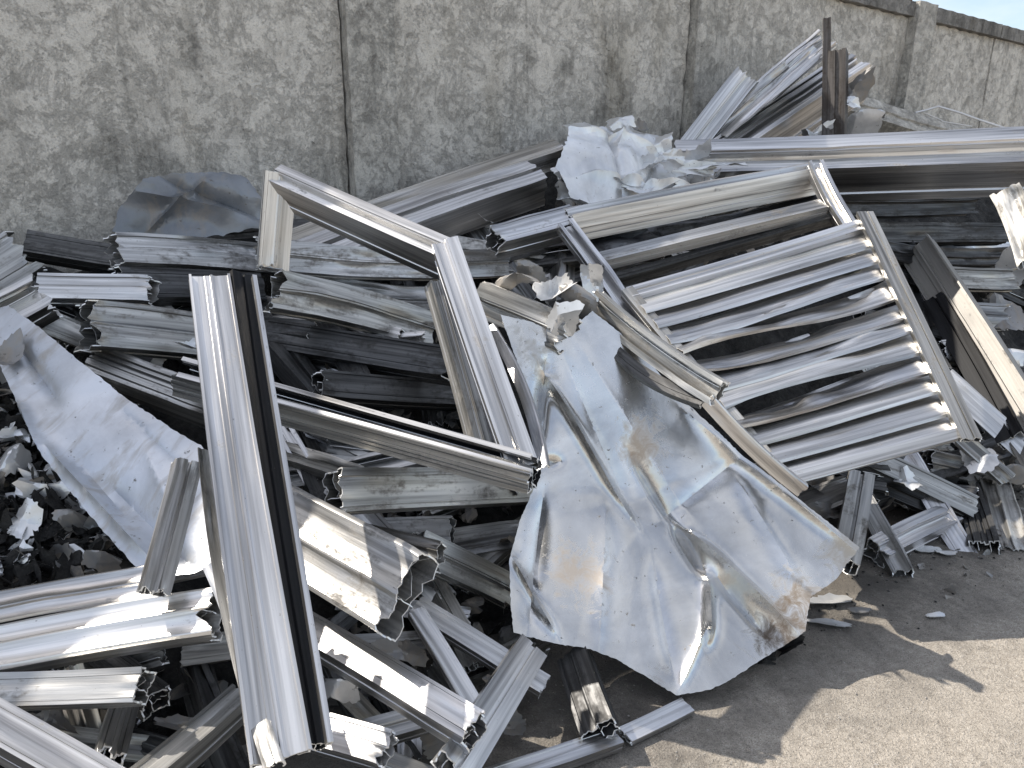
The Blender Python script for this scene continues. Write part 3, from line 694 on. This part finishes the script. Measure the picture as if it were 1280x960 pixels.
# ---- stacked profiles at the right
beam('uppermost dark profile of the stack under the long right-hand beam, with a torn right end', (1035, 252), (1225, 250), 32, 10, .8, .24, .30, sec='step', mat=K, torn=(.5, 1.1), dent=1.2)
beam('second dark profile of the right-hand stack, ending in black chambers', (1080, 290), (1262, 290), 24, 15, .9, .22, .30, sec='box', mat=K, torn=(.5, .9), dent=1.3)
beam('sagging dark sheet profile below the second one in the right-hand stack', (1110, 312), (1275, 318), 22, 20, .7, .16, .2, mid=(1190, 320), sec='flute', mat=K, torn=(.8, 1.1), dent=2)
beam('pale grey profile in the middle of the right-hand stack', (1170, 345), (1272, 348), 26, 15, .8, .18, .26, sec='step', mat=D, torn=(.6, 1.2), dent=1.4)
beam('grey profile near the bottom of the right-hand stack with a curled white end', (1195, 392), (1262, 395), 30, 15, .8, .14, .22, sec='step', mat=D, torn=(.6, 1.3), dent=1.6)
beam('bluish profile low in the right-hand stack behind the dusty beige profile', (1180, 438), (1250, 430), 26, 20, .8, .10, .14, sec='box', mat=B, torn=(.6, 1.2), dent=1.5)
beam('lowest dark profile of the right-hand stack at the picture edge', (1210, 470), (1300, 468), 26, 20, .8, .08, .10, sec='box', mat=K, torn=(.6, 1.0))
beam('white bent strip hanging down the right end of the stack', (1255, 236), (1290, 325), 34, -15, .2, dA=4.3, dB=4.1, mid=(1274, 275), sec='angle', mat=D, torn=(.6, 1.0), dent=2)

# ---- long beam and the group sticking up
beam('very long broad bright beam spanning level to the right edge across the heap top', (845, 192), (1330, 174), 34, 48, 1.35, dA=4.75, dB=4.35, sec='step', mat=B, torn=(.5, .1), dent=.35)
beam('flat bright profile rising steeply left of the steel uprights', (862, 185), (934, 92), 30, 14, .35, dA=5.05, dB=5.0, sec='step', mat=B, torn=(.2, .9), dent=.6)
beam('crushed bundle profile rising behind the flat one to the top of the uprights', (885, 185), (1032, 48), 26, 25, .5, dA=5.12, dB=5.0, mid=(955, 112), sec='ribbed', mat=B, torn=(.3, 1.3), dent=2.5)
beam('twisted thin strip among the rising bundle, dark side outward', (905, 170), (1020, 62), 14, 35, .8, dA=5.0, dB=4.95, sec='angle', mat=B, torn=(.6, 1.2), dent=2.5, twist=.9)
beam('folded foil-like strip between the rising profiles', (872, 180), (985, 82), 16, 5, .5, dA=5.08, dB=4.98, sec='flute', mat=Wt, torn=(.3, 1.4), dent=3, twist=.5)
beam('large bright profile rising to the right past the steel uprights, dark underside', (898, 188), (1072, 72), 34, 44, 1.3, dA=4.95, dB=5.15, sec='ribbed', mat=B, torn=(.2, .8), dent=.6)
beam('weathered steel channel standing upright through the rising bundle', (1046, 62), (1044, 175), 20, -10, .9, dA=4.86, dB=4.86, name='steel_upright', cat='steel post', sec='post', mat='steel', torn=(.4, .2), dent=.3)
beam('thinner taller rusty bar beside the steel channel, topmost point of the heap', (1034, 22), (1032, 175), 8, 5, .9, dA=4.9, dB=4.88, name='steel_upright', cat='steel post', sec='flat', mat='steel', torn=(.5, .2), dent=.3)
scrap('torn_foil', 1066, 112, 42, 26, 'torn dark foil shred hanging right of the steel uprights', d=4.9, amp=.6, res=12, seed=41, mat=M_FOILD)
scrap('torn_foil', 1062, 128, 26, 14, 'small white foil shred below the dark one right of the uprights', d=4.88, amp=.5, res=10, seed=42)
scrap('torn_foil', 1020, 165, 36, 20, 'white foil shred at the foot of the steel channel', d=4.92, amp=.5, res=10, seed=43)
scrap('torn_foil', 1075, 155, 60, 24, 'whitish foil scraps behind the long beam right of the steel channel', d=5.2, amp=.5, res=12, seed=44)

# ---- outer frame and louvred panel
def louvre_panel():
    TL, TR, BL = at(787, 364, 3.28), at(1084, 277, 3.50), at(984, 600, 2.72)
    n = (TR - TL).cross(BL - TL).normalized()
    if n.dot(CAM - TL) < 0: n = -n
    r = ray(1207, 540); BR = CAM + r * ((TL - CAM).dot(n) / r.dot(n))
    root = empty('louvred_panel', BL); tag(root, 'louvred aluminium panel with buckled slats leaning on the right of the heap', 'louvre panel')
    dn = (BR - TR).normalized(); px = (BR - CAM).dot(FW) / F
    print('TRIS'*0, 'louvre depths', [(q - CAM).dot(FW) for q in (TL, TR, BL, BR)], BR.z, BL.z)
    bar('rail', [TL - n * .0, TR], .062, .05, (n - dn * .25).normalized(), 'step', 'bright', (.2, .2), .4, parent=root)
    bar('stile', [TR - dn * .05 + n * .016, BR + n * .016 + dn * .04], .070, .018, n, 'flat', 'dull', (.3, .5), .3, parent=root)
    bar('stile', [TL - (BL - TL) * .02, BL], .05, .045, n, 'box', 'dull', (.3, .5), .3, parent=root)
    bar('rail', [BL + n * .01, BR + n * .01], .035, .04, (n + dn * .2).normalized(), 'box', 'bright', (.2, .2), .3, parent=root)
    rs = random.Random(5); N = 11
    for i in range(N):
        t = (i + .75) / (N + .35); a = TL.lerp(BL, t); b = TR.lerp(BR, t) + (TR - TL).normalized() * .015 - n * .008
        if i == 4: b = b + dn * .035
        if i == 7: a = a + dn * .03
        pts = [a, a.lerp(b, .35), a.lerp(b, .68), b]
        k = {2: .02, 3: -.032, 4: .036, 5: .012, 6: -.018, 7: .014}.get(i, .004)
        pts[1] = pts[1] + dn * k * rs.uniform(.3, .8) + n * abs(k) * rs.uniform(-.6, .6); pts[2] = pts[2] + dn * k * rs.uniform(-1, .6) + n * abs(k) * rs.uniform(-.6, .8)
        bar('slat', pts, .138, .034, (n + dn * -.55 + Vector((0, 0, .0))).normalized(), 'slat', 'bright', (.03, .05), 1.5 if abs(k) > .01 else .5, twist=rs.uniform(-.25, .25) * (2 if abs(k) > .01 else .5), parent=root, thick=.0025)
    return n, dn
louvre_n, louvre_dn = louvre_panel()
def outer_frame():
    A, Bp = at(708, 262, 3.62), at(1018, 204, 3.92); C = at(800, 402, 3.32); Dp = at(1062, 272, 3.62)
    root = empty('outer_frame', C); tag(root, 'large open aluminium frame behind the louvred panel, with two inner cross rails', 'frame')
    n = louvre_n; dn = louvre_dn; upv = (n + Vector((0, 0, .55))).normalized()
    bar('rail', [A, Bp], .10, .15, (upv - dn * .5).normalized(), 'step', 'bright', (.8, .5), .5, parent=root)
    bar('rail', [at(748, 322, 3.46), at(1030, 254, 3.72)], .075, .05, upv, 'box', 'dull', (.5, .5), .4, parent=root)
    bar('rail', [at(770, 345, 3.46), at(1040, 268, 3.72)], .05, .04, upv, 'flat', 'dark', (.5, .5), .8, parent=root)
    bar('stile', [at(706, 276, 3.55), at(800, 408, 3.22)], .075, .06, n, 'channel', 'bright', (1.2, .6), 1.6, parent=root)
    bar('stile', [at(1020, 200, 3.86), at(1064, 282, 3.6)], .07, .06, n, 'channel', 'bright', (.8, .8), 1.4, parent=root)
    bar('inner_sheet', [at(730, 300, 3.72), at(1045, 255, 3.86)], .30, .02, upv, 'slat', 'dark', (.4, .4), 3.5, parent=root)
outer_frame()
beam('hollow profile end poking out left of the large open frame, ragged black end', (622, 292), (720, 266), 26, 40, 1.0, dA=3.42, dB=3.66, sec='box', mat=B, torn=(1.2, .4), dent=.8)

# ---- in front of the sheet
beam('grey profile lying over the top of the crumpled sheet, crushed chambers at its right end', (594, 372), (705, 418), 44, -4, .7, dA=2.86, dB=2.66, sec='step', mat=D, torn=(.7, 1.3), dent=.9)
beam('long curved dull strip between the crumpled sheet and the louvres, ending in a torn tip', (738, 376), (896, 492), 30, -14, .5, dA=2.86, dB=2.52, mid=(817, 440), sec='channel', mat=D, torn=(1.0, .9), dent=1.4)
beam('inner dark strip running parallel inside the long curved dull strip', (732, 392), (880, 500), 14, 20, .7, dA=2.86, dB=2.56, mid=(798, 462), sec='flat', mat=K, dent=1.5)
beam('narrow folded strip along the right edge of the crumpled sheet, against the louvres', (884, 500), (1004, 614), 17, -10, .6, dA=2.56, dB=2.62, mid=(940, 560), sec='angle', mat=B, torn=(.6, .6), dent=1.3)
for i, (x, y, w_, h_, lb, dd, sd) in enumerate((
    (640, 352, 60, 22, 'clear crumpled shard lying along the grey profile above the sheet', 2.86, 51), (690, 360, 44, 34, 'glassy shard in the middle of the shard cluster above the sheet', 2.84, 52),
    (722, 372, 46, 40, 'jagged pale shard at the right of the shard cluster, beside the curved strip', 2.80, 53), (700, 398, 40, 34, 'twisted shard over the crushed end of the grey profile', 2.66, 54),
    (662, 340, 34, 26, 'small upright white shard at the back of the shard cluster', 2.95, 55), (740, 352, 34, 40, 'long pale shard leaning on the stile of the open frame', 2.95, 56))):
    scrap('metal_shard', x, y, w_, h_, lb, d=dd, amp=.75, res=11, seed=sd, mat=M_FOIL if i % 2 else M_FOILD, nf=7, tilt=.3)

# ---- the two big sheets
def big_sheet():
    out_ = [(622, 412), (660, 418), (700, 432), (735, 402), (772, 425), (822, 466), (876, 514), (932, 562), (992, 616), (1068, 686), (1040, 725), (1008, 748), (1000, 790), (962, 815), (905, 850), (880, 862), (838, 869), (806, 848), (770, 826), (735, 812), (690, 805), (640, 792), (637, 760), (636, 700), (650, 650), (672, 600), (678, 560), (665, 505), (640, 455)]
    d3 = ((850, 862, (gnd(850, 862, .03) - CAM).dot(FW)), (1066, 686, 2.62), (690, 430, 2.80))
    a, b, c = [at(*q) for q in d3]; n = (b - a).cross(c - a).normalized(); n = n if n.dot(CAM - a) > 0 else -n; xa = (b - a).normalized(); ya = n.cross(xa)
    def L(px, py):
        r = ray(px, py); p = CAM + r * ((a - CAM).dot(n) / r.dot(n)) - a; return (p.dot(xa), p.dot(ya), 0)
    brown = (.16, .095, .045); tan_ = (.42, .33, .24)
    mat = sheet_mat('galvanised_sheet', (.80, .795, .78), .96, .13, [(L(1006, 752), .095, (.30, .23, .16)), (L(985, 792), .11, (.17, .12, .075)), (L(962, 806), .07, (.07, .05, .035)), (L(808, 552), .09, tan_),
                    (L(725, 715), .10, (.45, .38, .31)), (L(820, 842), .05, (.30, .27, .24)), (L(905, 838), .035, (.10, .08, .06)), (L(1052, 690), .09, (.42, .36, .28)), (L(655, 440), .12, (.40, .37, .32))], .71, .12)
    folds = [((676, 470), (790, 640), .034, .014), ((710, 470), (800, 640), -.014, .03), ((850, 655), (885, 720), -.05, .022), ((885, 720), (880, 800), .045, .018), ((840, 640), (940, 560), -.025, .05), ((870, 665), (985, 790), .045, .022),
             ((900, 720), (960, 800), -.035, .03), ((645, 580), (700, 575), -.03, .02), ((680, 620), (660, 780), -.03, .04), ((760, 640), (745, 810), .022, .05), ((820, 700), (840, 860), -.02, .04),
             ((870, 520), (1060, 690), .03, .02), ((680, 460), (672, 560), -.04, .03), ((720, 440), (870, 640), .025, .08), ((790, 560), (850, 650), -.03, .02), ((930, 600), (1000, 740), .02, .04), ((640, 700), (690, 790), .03, .015), ((880, 780), (840, 865), .02, .02)]
    sheet('crumpled_sheet', out_, d3, mat, folds, (.0028, 2.6, 6), .034, .0088, .0022, 7, label='large crumpled galvanised sheet with brown stained edges hanging down the front of the heap', cat='metal sheet', rag=.0016, smooth_ang=26)
big_sheet()
def left_sheet():
    out_ = [(-12, 412), (28, 401), (64, 425), (110, 462), (160, 500), (215, 535), (248, 552), (268, 578), (272, 640), (268, 700), (230, 712), (180, 716), (160, 700), (120, 655), (85, 612), (58, 575), (42, 540), (28, 515), (12, 475)]
    a0 = surf_depth(20, 420) - .22; d3 = ((20, 420, a0), (255, 570, 2.22), (200, 700, 2.02))
    mat = sheet_mat('painted_sheet', (.66, .69, .74), .70, .28, [], .58, .2)
    sheet('crumpled_sheet', out_, d3, mat, [((30, 440), (70, 500), -.03, .02), ((60, 560), (180, 690), .035, .02), ((90, 570), (150, 640), -.02, .03), ((150, 510), (225, 580), -.006, .006), ((180, 560), (215, 640), .014, .04), ((130, 600), (230, 700), -.03, .03), ((30, 510), (60, 580), .03, .015)],
          (.005, 2.6, 3), .03, .014, .0022, 11, label='blue-white dented sheet at the left, lying across dark scrap beside the upright profile', cat='metal sheet', rag=.002, smooth_ang=40)
left_sheet()
# ---- plastic-like crumpled sheet by the wall
def hump():
    out_ = [(140, 292), (150, 262), (178, 238), (215, 231), (262, 232), (300, 238), (322, 262), (335, 296), (240, 306)]
    d3 = ((150, 290, 3.42), (320, 290, 3.70), (235, 232, 3.60))
    mat = sheet_mat('grey_wrapping', (.26, .275, .295), .35, .25, [], .60, .5)
    sheet('grey_wrapping', out_, d3, mat, [((170, 250), (290, 280), .05, .03), ((200, 235), (320, 285), -.05, .03), ((190, 285), (250, 245), .05, .02)], (.02, 4, 14), .13, .016, .003, 23, label='bluish grey crumpled wrapping lying against the wall left of the frame', cat='plastic sheet', rag=.006, smooth_ang=18,
          bend=lambda x, y: .12 * np.sin(np.clip((x + .1) * 3.2, 0, 3.14)))
hump()

# ---- foil heap at the top
foil = [(777, 150, 46, 40, 'upstanding crumpled foil peak at the top of the foil heap', 4.5, 61, .5), (742, 196, 80, 56, 'broad white foil sheet at the left of the foil heap beside the beam ends', 4.40, 62, .3),
        (796, 200, 84, 50, 'wrinkled foil sheet in the middle of the foil heap', 4.36, 63, .35), (826, 180, 34, 36, 'small standing foil flap at the right of the foil heap', 4.50, 64, .4),
        (765, 226, 100, 34, 'flattened foil sheet low in the foil heap', 4.2, 65, .35), (850, 212, 96, 24, 'long foil scrap stretching right under the long beam', 4.42, 66, .35),
        (720, 244, 64, 26, 'foil scrap with a dark fold at the lower left of the foil heap', 4.0, 67, .45), (905, 206, 80, 18, 'thin crinkled foil strip beside the open frame rail', 4.38, 68, .4),
        (800, 160, 30, 20, 'dark folded foil piece just below the foil peak', 4.5, 69, .6), (705, 214, 44, 26, 'bent foil flap behind the hollow of the broad ribbed profile', 4.1, 70, .4),
        (812, 238, 80, 20, 'creased foil under the foil heap above the open frame', 4.15, 71, .4), (756, 170, 40, 30, 'small foil piece left of the foil peak, folded once', 4.46, 72, .5),
        (782, 178, 44, 26, 'bright foil piece directly below the dark folded one', 4.40, 73, .5), (812, 204, 40, 30, 'tilted foil piece with a bent corner right of the wrinkled sheet', 4.3, 74, .6),
        (735, 172, 30, 24, 'narrow foil tip at the upper left of the foil heap', 4.48, 75, .6), (838, 198, 40, 20, 'foil corner touching the left end of the long beam', 4.36, 76, .5),
        (772, 210, 46, 22, 'foil fragment lying across the wrinkled foil sheet', 4.28, 77, .6), (870, 196, 40, 14, 'slim foil fragment on the end of the long beam', 4.5, 78, .5)]
sheet('foil_sheet', [(700, 178), (735, 164), (752, 150), (768, 128), (790, 130), (798, 152), (826, 160), (846, 182), (880, 196), (925, 200), (900, 214), (820, 236), (760, 256), (712, 256), (690, 238), (706, 206)],
      ((705, 250, 3.95), (900, 205, 4.35), (775, 150, 4.62)), M_FOIL, [((700, 200), (830, 185), .05, .02), ((740, 165), (790, 250), -.05, .03), ((720, 240), (900, 200), .04, .02), ((790, 150), (770, 200), .05, .02), ((830, 170), (800, 240), -.04, .02)],
      (.012, 6, 16), .16, .016, .002, 33, label='largest wrinkled foil sheet underneath the pieces of the foil heap', cat='foil', group='crumpled foil on top of the heap', rag=.008, smooth_ang=16)
for (x, y, w_, h_, lb, d_, sd, am) in foil:
    scrap('foil_sheet', x, y, w_ * .8, h_ * .8, lb, d=d_ - .03, amp=am * .5, res=24, seed=sd, mat=M_FOILD if sd == 69 else M_FOIL, nf=22, cat='foil', group='crumpled foil on top of the heap', tilt=.9)

# ---- small scraps that can be told apart
for (x, y, w_, h_, lb, lf, sd, mt) in (
    (428, 858, 50, 34, 'pale torn scrap in the gap right of the upright profile', .1, 81, M_FOIL), (500, 815, 60, 24, 'dented grey scrap lying in the black gap under the fluted profile', .02, 82, M_FOILD),
    (225, 905, 60, 30, 'rounded grey scrap under the left box profile', .04, 83, M_FOILD), (60, 905, 70, 30, 'smooth grey scrap at the lower left under the box profile', .06, 84, M_FOILD),
    (15, 575, 36, 50, 'whitish torn flake at the left edge below the sheet', .12, 85, M_FOIL), (60, 610, 60, 40, 'curled light scrap among the black scrap at the left', .1, 86, M_FOIL),
    (30, 650, 40, 54, 'ragged white flake standing in the black scrap at the left', .12, 87, M_FOIL), (95, 650, 56, 30, 'folded grey flake touching the lower edge of the left sheet', .1, 88, M_FOILD),
    (130, 700, 50, 26, 'grey flake wedged above the upper stepped profile', .12, 89, M_FOILD), (55, 700, 70, 24, 'flat dark flake just above the upper stepped profile', .06, 90, M_FOILD),
    (1255, 395, 50, 60, 'crumpled tan and white sheet at the right end of the stack', .25, 91, M_FOILD), (1262, 340, 40, 30, 'bluish foil flap at the right end of the stack', .3, 92, M_FOIL),
    (1225, 570, 40, 50, 'crushed foil bracket under the lower right corner of the louvres', .12, 93, M_FOIL), (1262, 590, 60, 30, 'pale crumpled scrap at the right edge of the heap foot', .05, 94, M_FOILD),
    (1250, 450, 50, 40, 'pale bent plate at the picture edge below the tan sheet', .2, 95, M_FOIL), (1022, 600, 40, 40, 'dull folded scrap in the shade under the louvred panel', .0, 96, M_FOILD),
    (1135, 600, 30, 36, 'thin hooked scrap hanging under the louvred panel', .05, 97, M_FOIL), (1040, 640, 60, 30, 'dark scrap beside the propped profile under the louvres', .02, 98, M_FOILD),
    (600, 262, 40, 34, 'pointed foil flap between the frame corner and the hollow profile end', .15, 99, M_FOIL), (632, 858, 50, 40, 'ribbed pale stub scrap behind the double-ribbed profile', .04, 100, M_FOILD),
    (640, 905, 40, 24, 'small curled scrap at the foot of the double-ribbed profile', .03, 101, M_FOILD), (560, 930, 70, 34, 'dim dented scrap at the bottom between two profiles', .04, 102, M_FOILD),
    (240, 430, 34, 20, 'white triangular flake left of the upright profile', .25, 103, M_FOIL), (8, 440, 34, 60, 'grey rolled edge at the left end of the blue-white sheet', .3, 104, M_FOILD)):
    scrap('metal_scrap', x, y, w_, h_, lb, lift=lf, amp=.5, res=12, seed=sd, mat=mt, nf=7)
# flakes lying on the ground
def ground_flake(x, y, w_, h_, lb, sd, rot, mt=M_FOIL, amp=.12):
    c = gnd(x, y, .022); V, Fc = [], []; dd = (c - CAM).dot(FW); s = w_ * dd / F / 2
    crumple_verts((0, 0, 0), (1, 0, 0), (0, 1, 0), (0, 0, 1), s, h_ * dd / F / 2 / .5, 9, np.random.RandomState(sd), amp * s * .5, V, Fc, thick=.003, nf=4)
    me = bpy.data.meshes.new('metal_flake'); me.from_pydata(V, [], Fc); me.update(); sharp(me, 14)
    tag(link('metal_flake', me, mt, Matrix.Translation(c) @ Matrix.Rotation(R(rot), 4, 'Z')), lb, 'metal flake')
scrap('charred_lump', 982, 806, 44, 26, 'charred black lump on the ground under the rusty corner of the crumpled sheet', d=(gnd(982, 812, .03) - CAM).dot(FW), amp=.7, res=14, seed=121, mat=M_BED, nf=12, cat='charred lump')
scrap('charred_lump', 955, 822, 30, 16, 'smaller charred crumb just left of the black lump under the sheet', d=(gnd(955, 826, .02) - CAM).dot(FW), amp=.7, res=10, seed=122, mat=M_BED, nf=12, cat='charred lump')
ground_flake(1032, 778, 62, 7, 'thin bright sliver on the ground right of the sheet corner', 111, -14)
ground_flake(1035, 750, 60, 12, 'bluish flake pair on the ground nearest the sheet edge', 112, 8)
ground_flake(1160, 686, 34, 8, 'oval white flake on the ground below the short pale profile', 113, 0)
ground_flake(1184, 690, 28, 7, 'smaller oval white flake right of the first one', 114, -4)
ground_flake(1170, 768, 26, 5, 'tiny pale splinter on the ground in the shadow band', 115, 10)
ground_flake(1075, 762, 30, 4, 'thin grey splinter beyond the bluish flakes', 116, -6, M_FOILD)
ground_flake(1190, 668, 50, 10, 'grey crumpled flake at the foot of the dark stub', 117, -20, M_FOILD, .5)

# ---- fillers: offcuts buried in the shaded gaps
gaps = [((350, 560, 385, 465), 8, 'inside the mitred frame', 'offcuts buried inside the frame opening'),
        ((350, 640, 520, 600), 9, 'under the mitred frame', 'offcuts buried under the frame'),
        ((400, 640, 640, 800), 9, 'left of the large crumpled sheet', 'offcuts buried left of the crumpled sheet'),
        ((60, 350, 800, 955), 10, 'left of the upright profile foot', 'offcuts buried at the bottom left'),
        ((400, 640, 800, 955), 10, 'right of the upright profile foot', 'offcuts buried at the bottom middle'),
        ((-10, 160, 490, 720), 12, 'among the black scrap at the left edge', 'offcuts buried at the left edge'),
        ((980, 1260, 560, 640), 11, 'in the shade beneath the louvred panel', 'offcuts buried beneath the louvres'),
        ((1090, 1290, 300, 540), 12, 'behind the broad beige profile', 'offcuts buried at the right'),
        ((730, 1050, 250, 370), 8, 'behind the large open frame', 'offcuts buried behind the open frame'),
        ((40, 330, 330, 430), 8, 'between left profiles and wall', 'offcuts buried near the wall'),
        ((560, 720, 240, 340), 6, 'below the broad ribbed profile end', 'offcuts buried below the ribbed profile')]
rf = random.Random(77)
SEEN = {}
KIND = dict(box='grooved', step='stepped', flute='fluted', twin='double-ribbed', channel='open-channel')
for (x0, x1, y0, y1), cnt, lb, grp in gaps:
    for i in range(cnt):
        x = rf.uniform(x0, x1); y = rf.uniform(y0, y1); an = rf.choice([rf.gauss(8, 18), rf.gauss(-12, 14), rf.gauss(60, 15)]); ln = rf.uniform(55, 120)
        way = 'lying level' if abs(an) < 9 else 'standing steeply' if an > 48 else 'slanting down right' if an > 0 else 'slanting up right'
        an = R(an)
        A_ = (x - ln * math.cos(an), y - ln * math.sin(an)); B_ = (x + ln * math.cos(an), y + ln * math.sin(an))
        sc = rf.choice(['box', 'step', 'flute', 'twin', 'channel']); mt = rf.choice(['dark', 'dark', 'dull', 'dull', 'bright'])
        key = (mt, sc, way, lb); ct = SEEN[key] = SEEN.get(key, 0) + 1
        if ct > 1: way = 'half hidden, ' + way
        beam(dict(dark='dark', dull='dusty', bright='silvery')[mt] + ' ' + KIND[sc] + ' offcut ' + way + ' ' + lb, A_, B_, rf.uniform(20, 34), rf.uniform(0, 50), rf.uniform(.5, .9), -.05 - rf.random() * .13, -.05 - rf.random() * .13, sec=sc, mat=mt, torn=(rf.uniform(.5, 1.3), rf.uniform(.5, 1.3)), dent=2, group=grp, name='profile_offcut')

# ---- loose stuff
def stuff_scraps(name, boxes, n, size, mat, label, seed, lift=(-.1, .03), amp=.7):
    rs = np.random.RandomState(seed); V, Fc = [], []
    for i in range(n):
        b = boxes[rs.randint(len(boxes))]; c = P(rs.uniform(b[0], b[1]), rs.uniform(b[2], b[3]), rs.uniform(*lift)); s = rs.uniform(*size)
        if c.z < .01: c.z = .02
        a_, b_, n_ = rand_frame(rs); crumple_verts(c, a_, b_, n_, s, s * rs.uniform(.3, .9), 5, rs, s * amp, V, Fc, nf=4)
    me = bpy.data.meshes.new(name); me.from_pydata(V, [], Fc); me.update(); sharp(me, 14); tag(link(name, me, mat), label, 'scrap', kind='stuff')
stuff_scraps('black_scrap', [(-20, 150, 470, 730), (-20, 110, 500, 720)], 700, (.010, .042), M_BED, 'black charred scrap heaped at the left edge below the sheet', 3, (-.06, .09), 1.0)
stuff_scraps('pale_scrap', [(-20, 140, 490, 720)], 110, (.012, .035), M_FOIL, 'pale torn flakes scattered through the black scrap at the left', 4, (.0, .10), 1.0)
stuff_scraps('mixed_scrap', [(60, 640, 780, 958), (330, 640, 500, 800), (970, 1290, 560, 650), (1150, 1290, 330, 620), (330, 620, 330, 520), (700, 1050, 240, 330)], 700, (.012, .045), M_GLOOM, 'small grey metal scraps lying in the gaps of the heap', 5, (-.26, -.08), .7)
stuff_scraps('foil_shreds', [(700, 840, 185, 250), (740, 920, 200, 230)], 190, (.018, .055), M_FOIL, 'small torn silver foil shreds covering the foil heap', 14, (.10, .22), .6)
stuff_scraps('grey_scrap', [(-20, 140, 490, 720)], 120, (.010, .030), M_GLOOM, 'grey crushed metal bits mixed into the black scrap at the left', 15, (.0, .10), .9)
def stones(name, n, size, mat, label, seed, region):
    rs = np.random.RandomState(seed); V, Fc = [], []
    ico = [(0, 0, 1), (.9, 0, .3), (.28, .85, .3), (-.72, .53, .3), (-.72, -.53, .3), (.28, -.85, .3), (0, 0, -.6)]
    fc = [(0, 1, 2), (0, 2, 3), (0, 3, 4), (0, 4, 5), (0, 5, 1), (6, 2, 1), (6, 3, 2), (6, 4, 3), (6, 5, 4), (6, 1, 5)]
    for _ in range(n):
        x, y = region(rs); s = size[0] + (size[1] - size[0]) * rs.rand() ** 4; r_ = rs.uniform(0, 6.28); b = len(V); k = rs.uniform(.6, 1.3, 3) * [1, 1, .7]
        for p in ico:
            q = (p[0] * k[0] * s, p[1] * k[1] * s, p[2] * k[2] * s); V.append((x + q[0] * math.cos(r_) - q[1] * math.sin(r_), y + q[0] * math.sin(r_) + q[1] * math.cos(r_), .012 + q[2]))
        Fc += [tuple(b + i for i in f) for f in fc]
    me = bpy.data.meshes.new(name); me.from_pydata(V, [], Fc); me.update(); tag(link(name, me, mat), label, 'gravel', kind='stuff')
stones('grit', 12000, (.001, .0042), M_GRIT, 'fine grit and small stones on the dusty ground', 6, lambda rs: (rs.uniform(-.2, 4.5), rs.uniform(1.2, 4.2)))
def foot(rs):
    s = rs.uniform(.5, 6); n = 2.70 + rs.normal() * .13; p = W0 + WD * s + WN * n; return p.x, p.y
stones('charred_crumbs', 1800, (.0015, .009), M_BED, 'charred black crumbs along the foot of the heap', 8, foot)

rs = np.random.RandomState(91); V, Fc = [], []
for i in range(620):      # shreds fallen along the foot of the heap
    s_ = rs.uniform(1.2, 6.5); n_ = 2.62 + abs(rs.normal()) * .26; p = W0 + WD * s_ + WN * n_ + Vector((0, 0, .014)); a_ = rs.uniform(0, 6.28); sz = .003 + .024 * rs.rand() ** 4
    crumple_verts(p, (math.cos(a_), math.sin(a_), rs.uniform(-.1, .2)), (-math.sin(a_), math.cos(a_), 0), (0, 0, 1), sz, sz * rs.uniform(.2, .7), 4, rs, sz * .5, V, Fc, nf=4)
me = bpy.data.meshes.new('metal_litter'); me.from_pydata(V, [], Fc); me.update(); sharp(me, 14); tag(link('metal_litter', me, M_FOILD), 'thin metal shreds scattered on the ground along the foot of the heap', 'litter', kind='stuff')

# ---- at the wall on the right
a, b = at(1030, 118, 5.75), at(1262, 184, 6.75)
tag(bar('fallen_beam', [a, b], .19, .14, (Vector((0, -.75, .65))), 'post', M_POST, (.8, .8), 1.0, thick=.03), 'grey-brown concrete beam fallen aslant against the wall above the long bright beam', 'concrete beam')
def wire(label, pts, r, mat, name='wire'):
    V, Fc = [], []; k = 6
    for i, p in enumerate(pts):
        t = (pts[min(i + 1, len(pts) - 1)] - pts[max(i - 1, 0)]).normalized(); u = t.cross(Vector((0, 0, 1)))
        u = u.normalized() if u.length > .01 else Vector((1, 0, 0)); v = t.cross(u)
        for j in range(k): V.append(tuple(p + (u * math.cos(j * 6.283 / k) + v * math.sin(j * 6.283 / k)) * r))
    for i in range(len(pts) - 1):
        for j in range(k): Fc.append((i * k + j, i * k + (j + 1) % k, (i + 1) * k + (j + 1) % k, (i + 1) * k + j))
    me = bpy.data.meshes.new(name); me.from_pydata(V, [], Fc); me.update(); sharp(me, 60); return tag(link(name, me, mat), label, 'wire')
wire('white bent wire arching in front of the wall above the long beam', [at(1144, 141, 6.0), at(1160, 137, 6.0), at(1173, 133, 6.0), at(1200, 141, 6.0), at(1225, 150, 6.1), at(1256, 160, 6.2)], .008, M_WIRE)
wire('thin loose wire sagging below the white bent wire', [at(1150, 139, 6.02), at(1172, 148, 6.02), at(1180, 152, 6.0), at(1215, 158, 6.0)], .004, M_WIRE)
for k_, lab in ((2, 'rusty iron stub on top of the wall post nearest the steel uprights'), (3, 'rusty iron bar rising from the wall post at the right edge')):
    p = W0 + WD * (k_ * BAY + .06) + WN * -.05 + Vector((0, 0, wall_h(k_ * BAY)))
    tag(bar('iron_stub', [p, p + Vector((0, 0, .6))], .07, .05, WN, 'post', M_RUST, (.1, .3), .3, thick=.006), lab, 'iron bar')
